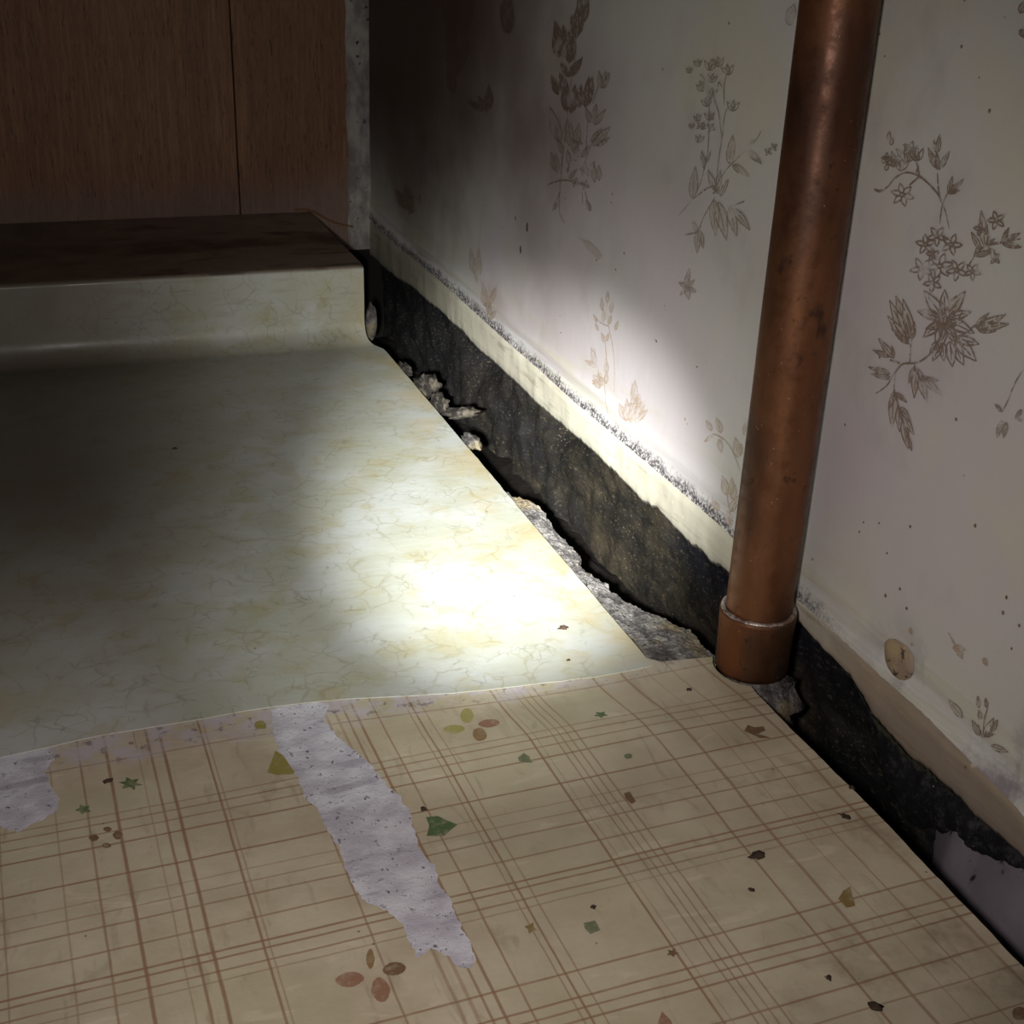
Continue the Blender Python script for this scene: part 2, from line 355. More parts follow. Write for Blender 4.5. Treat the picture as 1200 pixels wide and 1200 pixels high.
c = n.mix(n.rng(n.noise(P, 110, 3), .64, .69), c, C(60, 50, 46))
M_gplast = n.fin(c, .8, n.noise(P, 80, 4), .5, .002, spec=.2)
n = NT('crack_wood'); M_dark = n.fin(C(22, 16, 12), .95)
n = NT('brown_string'); M_str = n.fin(C(122, 80, 40), .7)

# copper
def copper(name, a, b, d, ro=.38, bright=.5):
    n = NT(name); P = n.obj()
    c1 = n.noise(n.scale(P, 1, 1, .35), 55, 5, .6); c2 = n.noise(P, 120, 5, .7); c3 = n.noise(n.scale(P, 1, 1, .4), 18, 3)
    c = n.mix(n.rng(c1, .35, .65), a, b); c = n.mix(n.math('MULTIPLY', n.rng(c3, .42, .60), .85), c, d)
    blot = n.rng(n.noise(n.scale(P, 1, 1, .8), 30, 4, .6), .60, .68); c = n.mix(n.math('MULTIPLY', blot, .7), c, C(44, 34, 36))
    c = n.mix(n.math('MULTIPLY', n.rng(c2, .60, .70), .6), c, tuple(q*.35 for q in d[:3])+(1,))
    pale = n.rng(n.vor(P, 230), .12, .05); c = n.mix(n.math('MULTIPLY', n.math('MULTIPLY', pale, n.rng(n.noise(P, 40, 2), .52, .58)), .5), c, C(200, 160, 120))
    r = n.rng(c2, .3, .7, ro, ro+.22)
    return n.fin(c, r, n.math('ADD', c2, n.math('MULTIPLY', n.noise(n.scale(P, 1, 1, .1), 160, 3), .5)), .25, .0005, metal=n.rng(c1, .3, .7, .75, .5), spec=.5)
M_cop = copper('aged_copper', C(128, 84, 55), C(106, 67, 42), C(68, 42, 30))
M_coup = copper('dull_copper', C(124, 76, 46), C(98, 60, 36), C(66, 44, 28), .5)
n = NT('solder'); P = n.obj()
M_sold = n.fin(n.mix(n.rng(n.noise(P, 120, 4, .7), .38, .62), C(120, 96, 84), C(206, 196, 188)), n.rng(n.noise(P, 90, 3), .3, .7, .25, .6), n.noise(P, 150, 4), .6, .001, metal=.55)

# ------------------------------------------------------------------ right wall
ridge_px = [(431, 252), (450, 272), (467, 288), (493, 308), (525, 335), (560, 367), (600, 403), (635, 433), (675, 470), (705, 495), (760, 541), (810, 583), (850, 618),
            (934, 699), (957, 718), (990, 748), (1037, 792), (1083, 832), (1125, 874), (1153, 902), (1188, 937), (1230, 985)]
low_px = [(424, 296), (437, 302), (448, 313), (467, 328), (483, 337), (500, 353), (515, 364), (530, 380), (540, 387), (560, 410), (575, 422), (600, 445), (625, 470), (650, 492), (673, 511), (702, 537), (724, 558),
          (744, 579), (753, 589), (770, 597), (787, 616), (809, 639), (823, 647), (832, 661), (843, 664), (853, 673), (936, 730), (946, 741), (955, 752), (978, 776), (997, 794), (1009, 815), (1023, 841), (1041, 860),
          (1065, 888), (1088, 904), (1102, 918), (1121, 934), (1137, 954), (1175, 985), (1197, 1006), (1230, 1040)]
ridge = polyf(ridge_px, onwall); low0 = polyf(low_px, onwall)
def low(y): return low0(y) + .0011*fbm(y, 3.3, 0, 5, 150) + .0006*fbm(y, 9.3, 0, 3, 420)
def surf(y, z):        # x of the paper surface
    h = z-ridge(y)
    s = .0011*fbm(y, z, 2.0, 2, 7)*min(1, max(0, h/.03))
    curl = -.0022*math.exp(-max(0, h)/.006) - .0009*math.exp(-((h-.019)/.004)**2)
    return xw(y)+s+curl
YY = [-.35, -.2, -.05, .1, .2] + list(np.arange(.26, 1.513, .0035)) + [YB]
HH = [0, .0015, .003, .005, .008, .012, .015, .017, .019, .021, .024, .028, .034, .042] + list(np.arange(.055, .62, .014)) + [.7, .85, 1.1]
def grid(yy, rows, fn):
    V = []; F = []; m = len(rows)
    for y in yy:
        for r in rows: V.append(fn(y, r))
    for i in range(len(yy)-1):
        for j in range(m-1):
            a = i*m+j; F.append((a, a+1, a+m+1, a+m))
    return V, F
def wf(y, h):
    z = ridge(y)+h; jit = .0007*fbm(y, 1.0, 0, 4, 260)*max(0, 1-h/.01)
    return (surf(y, z), y, z+jit)
V, F = grid(YY, HH, wf)
# back skin so the wall has thickness
nb = len(V); V += [(xw(y)+.09, y, ridge(y)+h) for y in (YY[0], YY[-1]) for h in (0, 1.1)]
m = len(HH); F += [(0, nb, nb+1, m-1), (nb, nb+2, nb+3, nb+1)]
F += [(i*m+m-1, (i+1)*m+m-1, nb+3, nb+1) if i == len(YY)-2 else (i*m+m-1, (i+1)*m+m-1, nb+1) for i in range(len(YY)-1)]
wall_r = newmesh('wall_right', V, F, M_paper)
tag(wall_r, 'pale grey wallpapered wall with faded brown flower prints above the black gap', None, None, 'structure')
setuv(wall_r, lambda c: (c.y, c.z-ridge(c.y)))
# cream plaster band with broken lower edge
BR = [i/7 for i in range(8)]
def bf(y, t):
    a, b = low(y), ridge(y)+.0006
    z = a+(b-a)*t
    x = xw(y)-.0012+.0030*max(0, (t-.86)/.14)**1.3+.0008*fbm(y, z, 5, 3, 40)+.0022*math.exp(-t/.06)
    return (x, y, z)
YN = [-.35, -.2, -.05, .1, .2] + list(np.arange(.26, 1.511, .0022)) + [YB]
V, F = grid(YN, BR, bf)
o = newmesh('plaster_band', V, F, M_band, wall_r)
setuv(o, lambda c: (c.y, c.z-low(c.y)))
o['label'] = 'smooth cream plaster strip between the wallpaper edge and the black gap'
V, F = grid(YN, [0, .25, .5, .75, 1], lambda y, t: (bf(y, 0)[0]+.014*t, y, low(y)+.0012*fbm(y, t, 7, 4, 120)*(t > 0)-.002*t))
o = newmesh('broken_edge', V, F, M_core, wall_r); o['label'] = 'ragged dark lower edge of the plaster'
# torn greenish lip of old paper below the band beside the pipe
lipY = list(np.arange(.43, .545, .0015))
V, F = grid(lipY, [0, .5, 1], lambda y, t: (xw(y)-.0005+.003*t, y, low(y)+.001-.0065*t*(.35+.65*max(0, math.sin((y-.43)/.115*math.pi)))*(1+.5*fbm(y, 0, 4, 3, 200))))
n = NT('green_paper_lip'); P = n.obj(); M_lip = n.fin(n.mix(n.rng(n.noise(P, 130, 4, .7), .4, .6), C(88, 88, 66), C(58, 54, 40)), .8)
o = newmesh('torn_paper_lip', V, F, M_lip, wall_r); o['label'] = 'thin greenish torn lip of old paper beside the pipe'

# black masonry behind
MZ = [-.09+i*.003 for i in range(56)]
def mf(y, z):
    zz = z+low0(y)+.01-.064+.0
    d = .016+.0035*fbm(y, zz, 0, 4, 30)+.0007*fbm(y, zz, 5, 3, 160)
    # hollows in the far half
    d += .022*math.exp(-(((y-1.17)/.05)**2+((zz+.004)/.018)**2))+.022*math.exp(-(((y-.98)/.035)**2+((zz+.0)/.014)**2))
    far = max(0, min(1, (y-.9)/.1)); d += .007*far*fbm(y, zz, 11, 3, 26)
    return (xw(y)+d, y, zz)
V, F = grid(list(np.arange(-.1, .3, .005))+list(np.arange(.3, YB, .003))+[YB], MZ, mf)
o = newmesh('exposed_masonry', V, F, M_masonry, wall_r); o['label'] = 'blackened rough masonry exposed under the plaster'
# crust hanging in front at the near end
def CL(y): return float(np.interp(y, [.30, .38, .4165, .445, .47, .53], [.012, .014, .027, .039, .05, .03]))
def cf(y, t):
    k = max(0, min(1, (.535-y)/.06))*1.0
    z = low(y)+.001-CL(y)*t + .006*fbm(y, 2, 0, 3, 40)*t
    bul = math.sin(min(1, t)*math.pi)**.6
    return (xw(y)+.012-.012*bul*k-.0045*abs(fbm(y, z, 3, 4, 130))*bul+.004*t, y, z)
V, F = grid(list(np.arange(.20, .53, .0024)), [i/14 for i in range(15)], cf)
o = newmesh('black_crust', V, F, M_crust, wall_r); o['label'] = 'crumbly black crust under the plaster right of the pipe'
# smooth render below the crust
def rf(y, t):
    k = max(0, min(1, (.462-y)/.03)); z = low(y)-.008-.10*t
    x = xw(y)+.020-.017*k*(.6+.4*math.sin(min(1, t*2.2)*math.pi/2))+.0012*fbm(y, z, 1, 3, 30)
    x -= .008*math.exp(-((y-.385)/.035)**2)*min(1, t*3)
    return (x, y, z)
V, F = grid(list(np.arange(.10, .475, .005)), [i/14 for i in range(15)], rf)
o = newmesh('smooth_render', V, F, M_render, wall_r); o['label'] = 'smooth lavender grey render low on the wall at the near end'

# ---- flat prints on the paper (ribbons following the paper)
def wpt(u, v, off=.0004):
    p = onwall(u, v); y, z = p[1], p[2]
    return np.array([surf(y, z)-off, y, z])
class Print:
    def __init__(s, base=None): s.V = []; s.F = []; s.VF = []; s.FF = []; s.base = base or (lambda a, b: (a, b))
    def stroke(s, pts, w=.0007, taper=True, n=5):
        P = [np.array(s.base(*p), float) for p in pts]
        if len(P) > 2:
            Q_ = []
            for i in range(len(P)-1):
                a, b, c, d = P[max(0, i-1)], P[i], P[i+1], P[min(len(P)-1, i+2)]
                for k in range(n):
                    t = k/n; Q_.append(.5*((2*b)+(-a+c)*t+(2*a-5*b+4*c-d)*t*t+(-a+3*b-3*c+d)*t**3))
            Q_.append(P[-1]); P = Q_
        W = [wpt(*p)[1:] for p in P]; i0 = len(s.V)
        for i, q in enumerate(W):
            t = W[min(i+1, len(W)-1)]-W[max(0, i-1)]; L = np.hypot(*t)+1e-9; nn = np.array([-t[1], t[0]])/L
            ww = w*.5*(1 if not taper else (.45+.55*math.sin(math.pi*(i+.6)/(len(W)+.2))))*(1+.25*random.uniform(-1, 1))
            for sgn in (-1, 1):
                r = q+nn*ww*sgn; s.V.append((surf(r[0], r[1])-.0005, r[0], r[1]))
            if i: a = i0+2*i; s.F.append((a-2, a-1, a+1, a))
    def fill(s, pts):
        W = [wpt(*s.base(*p), .00035) for p in pts]; c = sum(W)/len(W); i0 = len(s.VF); s.VF.append(tuple(c)); s.VF += [tuple(q) for q in W]
        m = len(W); s.FF += [(i0, i0+1+i, i0+1+(i+1) % m) for i in range(m)]
    def leaf(s, a, b, wd=.30, w=.0006, fill=True, bend=0.0, vein=True):
        a = np.array(a, float); b = np.array(b, float); d = b-a; nn = np.array([-d[1], d[0]])
        L = []; R_ = []
        for t in (0, .12, .3, .5, .7, .88, 1):
            m_ = a+d*t+nn*bend*math.sin(math.pi*t); k = wd*.78*math.sin(math.pi*t**.72)**1.05*.5
            L.append(m_+nn*k); R_.append(m_-nn*k)
        s.stroke(L, w, n=2); s.stroke(R_, w, n=2)
        if vein: s.stroke([a, a+d*.4+nn*bend*.9, a+d*.75+nn*bend*.6], w*.8, n=2)
        if fill: s.fill(L+R_[::-1])
    def bud(s, a, r, ang, n=3, w=.0006):
        for k in range(n):
            t = ang+(k-(n-1)/2)*.62
            s.leaf(a, (a[0]+r*math.cos(t), a[1]+r*math.sin(t)), .42, w, fill=(k == n//2), vein=False)
    def flower(s, c, r, n=5, w=.0006, a0=0.0):
        for k in range(n):
            t = a0+k*2*math.pi/n
            s.leaf((c[0]+r*.15*math.cos(t), c[1]+r*.15*math.sin(t)), (c[0]+r*math.cos(t), c[1]+r*math.sin(t)), .62, w, fill=False, vein=False)
        s.leaf((c[0]-r*.25, c[1]), (c[0]+r*.25, c[1]), .8, w, True, vein=False)
    def done(s, name, label, m1, m2):
        o = newmesh(name, s.V, s.F, m1, wall_r, False); o['label'] = label
        if s.VF:
            me = o.data; off = len(s.V)
            me2 = bpy.data.meshes.new(name); me2.from_pydata([tuple(map(float, v)) for v in s.V+s.VF], [], s.F+[tuple(i+off for i in f) for f in s.FF])
            me2.materials.append(m1); me2.materials.append(m2)
            me2.polygons.foreach_set('material_index', [0]*len(s.F)+[1]*len(s.FF)); me2.update(); o.data = me2
            bpy.data.meshes.remove(me)
        return o
UPa = -math.pi/2
# sprig left of the pipe, high
p = Print(lambda a, b: (780+a/4.613, 50+b/4.613))
for s_ in ([(75, 935), (150, 850), (190, 770), (215, 680), (235, 560), (235, 430), (240, 300), (225, 200)], [(275, 790), (290, 650), (310, 500), (325, 380), (360, 330)], [(305, 500), (290, 380), (270, 320), (255, 250)],
           [(320, 340), (318, 240), (330, 180)], [(270, 790), (340, 680), (430, 590), (490, 530), (520, 480)], [(275, 830), (210, 950), (180, 1020), (110, 1040)], [(150, 850), (230, 790), (290, 770)],
           [(310, 240), (290, 215), (285, 240)], [(215, 200), (190, 170)], [(350, 890), (430, 860)]): p.stroke(s_, .0010)
for a, b in (((150, 845), (165, 670)), ((215, 680), (198, 585)), ((222, 650), (248, 590)), ((348, 655), (365, 500)), ((365, 660), (455, 725)), ((450, 590), (525, 655)), ((268, 850), (275, 1045)), ((290, 862), (335, 1070)),
             ((350, 890), (390, 1050)), ((378, 900), (462, 1015)), ((180, 1020), (178, 1140)), ((190, 1020), (212, 1115)), ((180, 1020), (150, 970)), ((275, 800), (235, 690)), ((290, 790), (300, 690)), ((300, 830), (345, 740)), ((440, 590), (475, 530))): p.leaf(a, b, .34, .0008)
for q, r in (((130, 165), 34), ((178, 130), 40), ((240, 150), 60), ((292, 130), 55), ((345, 175), 60), ((200, 265), 50), ((250, 300), 55), ((232, 345), 50), ((365, 370), 60), ((180, 425), 40), ((145, 465), 30), ((205, 470), 40), ((182, 540), 45), ((245, 420), 50), ((250, 215), 50)):
    p.bud(q, r, UPa+random.uniform(-.3, .3), 3, .0008)
for q in ((250, 400), (250, 460), (190, 450), (560, 590), (590, 565), (280, 800), (200, 225)): p.flower(q, 24, 4, .0008, random.random())
p.done('printed_flower_sprig', 'tall thin sprig print just left of the pipe', M_printg, M_printf)
# upper sprig right of the pipe (crop frame 1000,130 x6)
p = Print(lambda a, b: (1000+a/6, 130+b/6))
for s_ in ([(675, 830), (650, 710), (625, 650), (600, 590), (540, 520), (470, 460), (400, 435), (350, 440), (290, 480), (250, 530), (200, 560), (155, 552)], [(610, 790), (620, 700), (635, 640), (670, 570)], [(615, 640), (600, 540), (595, 440)], [(470, 460), (460, 400), (445, 360)], [(465, 465), (400, 520)], [(595, 400), (590, 300)]): p.stroke(s_, .0011)
for a, b in (((595, 415), (590, 290)), ((600, 290), (610, 165)), ((585, 400), (530, 260)), ((605, 415), (680, 285)), ((670, 580), (700, 460)), ((675, 575), (780, 480)), ((670, 580), (750, 560)), ((585, 290), (570, 205))): p.leaf(a, b, .3, .0009)
for q, r in (((390, 360), 130), ((460, 350), 95), ((300, 390), 110), ((340, 420), 90)): p.bud(q, r, UPa+random.uniform(-.4, .3), 3, .0009)
p.flower((405, 270), 60, 5, .0009); p.flower((350, 590), 85, 6, .0009, .3); p.flower((280, 350), 50, 5, .0009); p.flower((240, 330), 40, 4, .0009)
for q in ((250, 200), (270, 240), (215, 370), (235, 420)): p.leaf(q, (q[0]+10, q[1]-55), .6, .0008, vein=False)
p.stroke([(150, 550), (190, 565), (230, 555)], .0014)
p.done('printed_flower_sprig', 'branching sprig print with crossed stem right of the pipe', M_print, M_printf)
# big bouquet: frame 1000,130 x6 continued (y up to 2400)
p = Print(lambda a, b: (1000+a/6, 130+b/6))
K = 1200
for s_ in ([(160, K+790), (240, K+730), (290, K+650), (350, K+580), (450, K+570), (540, K+510), (590, K+430), (640, K+330)], [(300, K+640), (290, K+760), (330, K+900), (390, K+1100), (410, K+1190)], [(400, K+570), (405, K+450), (430, K+330)], [(430, K+580), (450, K+640), (500, K+730)],
           [(330, K+575), (260, K+550)], [(720, K+390), (800, K+360), (860, K+310), (960, K+290), (1100, K+295)], [(800, 1110), (850, 1030), (930, 950), (1050, 925), (1180, 900)], [(930, 950), (960, 880)], [(850, 1030), (870, 960)], [(640, K+330), (720, K+290), (770, K+210)]): p.stroke(s_, .0012)
for a, b in (((395, K+440), (270, K+330)), ((390, K+430), (240, K+240)), ((390, K+420), (255, K+130)), ((400, K+400), (300, K+100)), ((415, K+400), (350, K+120)), ((420, K+400), (430, K+280)),
             ((290, K+770), (275, K+1030)), ((300, K+790), (250, K+900)), ((320, K+880), (330, K+1060)), ((330, K+900), (430, K+1080)), ((350, K+980), (390, K+1180)), ((300, K+780), (380, K+850)), ((340, K+880), (410, K+1000)), ((380, K+1080), (415, K+1190)),
             ((430, K+600), (390, K+720)), ((440, K+610), (430, K+820)), ((450, K+610), (520, K+850)), ((480, K+660), (620, K+800)), ((490, K+680), (600, K+700)), ((260, K+530), (140, K+480)), ((290, K+540), (180, K+400)), ((290, K+530), (270, K+450)), ((260, K+650), (110, K+600)), ((270, K+680), (130, K+650)),
             ((860, K+320), (960, K+220)), ((870, K+330), (1080, K+230)), ((880, K+340), (1010, K+350)), ((900, K+330), (1100, K+300)),
             ((930, 950), (900, 700)), ((940, 940), (1000, 900)), ((900, 980), (830, 850)), ((950, 960), (1020, 1040)), ((1050, 925), (1180, 860)), ((1050, 930), (1190, 960)), ((1050, 920), (1100, 820)), ((860, 1020), (1000, 980))): p.leaf(a, b, .30, .0009)
for q, r, k in (((510, 940), 75, 5), ((590, 880), 75, 5), ((690, 940), 80, 5), ((480, 1110), 85, 5), ((610, 1090), 95, 6), ((730, 1120), 80, 5), ((840, 1130), 65, 5), ((900, 830), 55, 5), ((1010, 770), 70, 5), ((1000, 1040), 45, 4), ((560, 1010), 50, 5), ((560, 1210), 70, 5)): p.flower(q, r, k, .0010, random.random())
for t in range(9):      # the full bloom
    an = math.radians(-165+t*38); r = 260 if t % 2 else 215
    cx, cy_ = 640, K+260
    p.leaf((cx+30*math.cos(an), cy_+30*math.sin(an)), (cx+r*math.cos(an)*.92, cy_+r*math.sin(an)*.95), .48, .0011, fill=(t % 3 == 0))
for t in range(7):
    an = math.radians(-200+t*50); p.leaf((640, K+300), (640+140*math.cos(an), K+280+150*math.sin(an)), .42, .0010, fill=(t % 2 == 0))
for a, b in (((620, K+430), (560, K+560)), ((630, K+430), (640, K+560)), ((680, K+420), (700, K+600)), ((700, K+410), (780, K+590)), ((720, K+400), (870, K+560)), ((740, K+400), (890, K+440)), ((600, K+420), (540, K+500))): p.leaf(a, b, .5, .0010, fill=False)
p.done('printed_bouquet', 'large full bouquet print near the right edge', M_print, M_printf)
# tall dark bouquet left half: frame 600,0 x4.444
p = Print(lambda a, b: (600+a/4.444, b/4.444))
for s_ in ([(330, 190), (335, 260), (310, 420), (295, 560), (280, 700), (265, 860), (255, 960), (250, 1100), (275, 1160)], [(420, 540), (440, 480), (470, 400)], [(380, 850), (410, 760), (450, 700)], [(185, 965), (260, 940), (320, 945)], [(365, 1000), (370, 1070)], [(380, 1000), (410, 1100)], [(255, 1000), (215, 1090)], [(340, 200), (370, 60), (400, -20)]): p.stroke(s_, .0011)
DARK = (((270, 300), (225, 110)), ((280, 300), (270, 130)), ((290, 310), (300, 160)), ((300, 330), (320, 180)), ((250, 300), (212, 200)), ((300, 400), (255, 330)), ((300, 400), (370, 300)), ((245, 495), (205, 395)), ((290, 500), (250, 380)), ((285, 580), (280, 430)), ((310, 590), (330, 440)),
        ((350, 560), (360, 440)), ((380, 560), (420, 400)), ((395, 530), (400, 400)), ((340, 200), (310, 80)), ((350, 180), (345, 20)), ((365, 120), (400, 0)), ((370, 100), (360, -60)))
for a, b in DARK: p.leaf(a, b, .42, .0012)
p.done('printed_bouquet', 'upper dark half of the tall bouquet print left of the pipe', M_print, M_printd)
p = Print(lambda a, b: (600+a/4.444, b/4.444))
for a, b in (((250, 740), (200, 560)), ((250, 740), (240, 640)), ((280, 740), (290, 620)), ((300, 760), (310, 640)), ((330, 780), (350, 640)), ((410, 640), (380, 560)), ((420, 640), (440, 540)), ((430, 650), (490, 570)), ((410, 740), (470, 670)), ((420, 760), (515, 660)), ((440, 760), (510, 720)),
             ((230, 890), (205, 790)), ((240, 900), (230, 800)), ((290, 900), (300, 860)), ((300, 930), (340, 880)), ((370, 900), (380, 840)), ((400, 900), (430, 840)), ((400, 920), (380, 870)), ((430, 950), (425, 860)), ((455, 940), (450, 860)), ((330, 840), (345, 740)), ((300, 860), (290, 780)), ((360, 820), (400, 760)), ((410, 1100), (385, 1040)), ((240, 1060), (215, 1100)),
             ((470, 460), (450, 370)), ((475, 460), (490, 370)), ((480, 460), (510, 380)), ((265, 800), (240, 720)), ((330, 800), (310, 720))): p.leaf(a, b, .36, .0009)
for q in ((345, 740), (375, 890), (330, 950), (380, 965)): p.flower(q, 26, 4, .0009, .4)
for s_ in ([(255, 960), (262, 800), (262, 700)], [(380, 850), (390, 700), (395, 600)]): p.stroke(s_, .0009)
p.done('printed_bouquet', 'lower pale half of the tall bouquet print left of the pipe', M_printg, M_printf)
# low sprig in the torch light: frame 660,320 x4
p = Print(lambda a, b: (660+a/4, 320+b/4))
for s_ in ([(240, 560), (242, 450), (235, 350), (215, 250), (205, 180), (210, 100)], [(205, 600), (195, 520), (205, 430), (200, 350), (195, 290)], [(175, 520), (160, 430), (145, 350)], [(300, 700), (320, 600), (325, 510)], [(215, 250), (180, 235), (150, 210)], [(205, 600), (215, 660)]): p.stroke(s_, .0010)
for a, b in (((210, 140), (210, 85)), ((225, 190), (235, 125)), ((185, 175), (180, 115)), ((160, 230), (142, 195)), ((165, 270), (150, 235)), ((245, 270), (260, 225)), ((190, 230), (190, 170)), ((220, 240), (225, 190)), ((195, 330), (180, 280)), ((205, 320), (215, 280)),
             ((160, 440), (100, 410)), ((150, 430), (130, 350)), ((205, 470), (200, 400)), ((175, 540), (135, 500)), ((185, 530), (160, 470)), ((200, 520), (205, 460)), ((300, 690), (265, 610)), ((305, 690), (300, 590)), ((310, 690), (350, 580)), ((320, 700), (390, 590)), ((330, 700), (400, 640)), ((340, 690), (360, 560)), ((330, 600), (340, 500))): p.leaf(a, b, .40, .0009)
p.flower((165, 500), 34, 5, .0009); p.flower((345, 620), 44, 6, .0009)
p.done('printed_flower_sprig', 'ochre sprig print low on the brightly lit wallpaper', M_printo, M_printf)
# sprig half hidden by pipe
p = Print(lambda a, b: (660+a/4, 320+b/4))
for s_ in ([(840, 960), (800, 850), (770, 800), (730, 765), (700, 755)], [(790, 1180), (780, 1080), (765, 1000)], [(740, 1100), (700, 1050)]): p.stroke(s_, .0010)
for a, b in (((695, 740), (670, 690)), ((740, 750), (718, 680)), ((700, 765), (662, 790)), ((730, 780), (740, 845)), ((820, 865), (805, 770)), ((825, 860), (835, 800)), ((770, 1040), (745, 950)), ((785, 1040), (790, 960)), ((795, 1060), (805, 990)), ((735, 1110), (700, 1060)), ((790, 1120), (825, 1040)), ((790, 1180), (770, 1110)), ((850, 760), (862, 690))): p.leaf(a, b, .45, .0009)
p.done('printed_flower_sprig', 'small ochre sprig print partly hidden behind the pipe', M_printo, M_printf)
# tiny star flower
p = Print()
for k in range(6):
    t = k*math.pi/3+.4; p.leaf((807, 337), (807+11*math.cos(t), 337+15*math.sin(t)), .5, .0006)
p.leaf((807, 330), (809, 315), .4, .0006)
p.done('printed_star_flower', 'tiny star flower print between sprig and pipe', M_printg, M_printf)
# far small prints
p = Print()
for a, b in (((573, 130), (560, 112)), ((572, 132), (574, 98)), ((575, 128), (578, 108)), ((568, 130), (548, 118))): p.leaf(a, b, .35, .001)
p.done('printed_leaf_spray', 'small dark leaf spray print high near the corner', M_print, M_printd)
p = Print()
for a, b in (((535, 40), (522, -30)), ((540, 45), (548, -30)), ((535, 90), (528, 40)), ((532, 110), (526, 75)), ((538, 80), (548, 30)), ((530, 60), (540, 0))): p.leaf(a, b, .4, .0016)
p.stroke([(531, 140), (530, 100), (537, 50)], .0016)
p.done('printed_leaf_spray', 'dark tall leaf spray print nearest the corner', M_print, M_printd)
p = Print()
for a, b in (((596, 40), (588, 5)), ((598, 40), (602, 5)), ((594, 30), (598, -20))): p.leaf(a, b, .3, .0012)
p.done('printed_leaf_spray', 'small dark spray print cut by the top edge', M_print, M_printd)
p = Print()
for a, b in (((570, 360), (567, 330)), ((573, 360), (583, 335)), ((576, 370), (572, 345)), ((560, 330), (562, 290)), ((575, 375), (585, 360)), ((556, 320), (552, 290))): p.leaf(a, b, .3, .0013)
p.stroke([(575, 380), (566, 340), (562, 300), (565, 250)], .0012)
p.done('printed_flower_sprig', 'faint sprig print low on the far dim wallpaper', M_printo, M_printf)
p = Print()
for a, b in (((478, 245), (464, 222)), ((482, 248), (476, 215)), ((486, 246), (494, 228)), ((480, 250), (490, 240))): p.leaf(a, b, .5, .0018)
p.done('printed_leaf_spray', 'dark red leaf print low beside the corner', M_print, M_printd)
# near right, low faded ones: frame 920,680 x4.2857
p = Print(lambda a, b: (920+a/4.2857, 680+b/4.2857))
for s_ in ([(1010, 790), (1005, 700), (1020, 640)], [(1000, 790), (980, 720)]): p.stroke(s_, .0009)
for a, b in (((985, 780), (950, 700)), ((900, 690), (830, 595)), ((1010, 780), (1050, 690)), ((1040, 760), (1070, 700)), ((975, 640), (970, 580)), ((1015, 640), (1010, 590)), ((1040, 830), (1130, 860)), ((1010, 780), (1060, 770)), ((990, 700), (975, 650))): p.leaf(a, b, .42, .0008)
p.done('printed_flower_sprig', 'small faded sprig print low near the right edge', M_print, M_printf)
p = Print(lambda a, b: (920+a/4.2857, 680+b/4.2857))
p.stroke([(825, 262), (850, 310), (865, 335)], .0012)
for a, b in (((845, 335), (910, 350)), ((870, 340), (895, 395)), ((860, 330), (850, 345)), ((1000, 390), (1018, 430)), ((630, 240), (640, 272)), ((637, 315), (645, 330))): p.leaf(a, b, .55, .0009)
p.done('printed_petal_flecks', 'loose yellow brown petal prints above the oval patch', M_printo, M_printf)
p = Print(lambda a, b: (1000+a/6, 330+b/6))
p.stroke([(1200, 620), (1140, 720), (1090, 840), (1050, 920)], .0009)
for a, b in (((1050, 915), (1000, 860)), ((1050, 980), (1010, 1100)), ((1080, 990), (1060, 1100)), ((1190, 900), (1140, 970)), ((1195, 980), (1150, 960))): p.leaf(a, b, .35, .0009)
p.done('printed_flower_sprig', 'faint sprig print cut by the right edge', M_printg, M_printf)
p = Print()
for a, b in (((926, 25), (932, 5)), ((928, 30), (924, 10)), ((1196, 15), (1205, 0)), ((1196, 35), (1204, 45))): p.leaf(a, b, .6, .0010)
p.done('printed_petal_flecks', 'petal print flecks beside the top of the pipe', M_print, M_printf)
# faded spill stain
p = Print()
p.fill([(680, 281), (690, 283), (700, 292), (706, 300), (702, 305), (694, 298), (686, 290)])
p.stroke([(679, 281), (690, 285), (704, 302)], .0006)
p.done('faded_smear', 'small greenish smear above the low ochre sprig', M_printf, M_printf)
# oval filled hole in the paper
c0 = wpt(1057, 769, 0); V = []; F = []
ov = [(1040, 752), (1044, 748), (1051, 749), (1058, 753), (1065, 758), (1070, 765), (1073, 773), (1074, 781), (1073, 788), (1069, 794), (1063, 797), (1056, 796), (1050, 791), (1044, 783), (1040, 773), (1039, 762)]
W = [wpt(*q, .0006) for q in ov]; cc = sum(W)/len(W)
V = [tuple(cc+(q-cc)*1.0) for q in W]+[tuple(cc+(q-cc)*.9-np.array([.0012, 0, 0])) for q in W]+[tuple(cc+(q-cc)*.5-np.array([.0016, 0, 0])) for q in W]+[tuple(cc-np.array([.0014, 0, 0]))]
k = len(W); F = [(i, (i+1) % k, k+(i+1) % k, k+i) for i in range(k)]+[(k+i, k+(i+1) % k, 2*k+(i+1) % k, 2*k+i) for i in range(k)]+[(2*k+i, 2*k+(i+1) % k, 3*k) for i in range(k)]
n = NT('oval_filler'); P = n.obj()
cx_ = n.mix(n.rng(n.noise(P, 90, 4), .4, .6), C(170, 150, 116), C(150, 130, 112)); cx_ = n.mix(n.rng(n.noise(P, 170, 4, .7), .56, .62), cx_, C(84, 64, 52))
M_oval = n.fin(cx_, .7, n.noise(P, 120, 4), .5, .001)
o = newmesh('oval_patch', V, F, M_oval, wall_r); o['label'] = 'raised tan oval patch low on the near wallpaper'

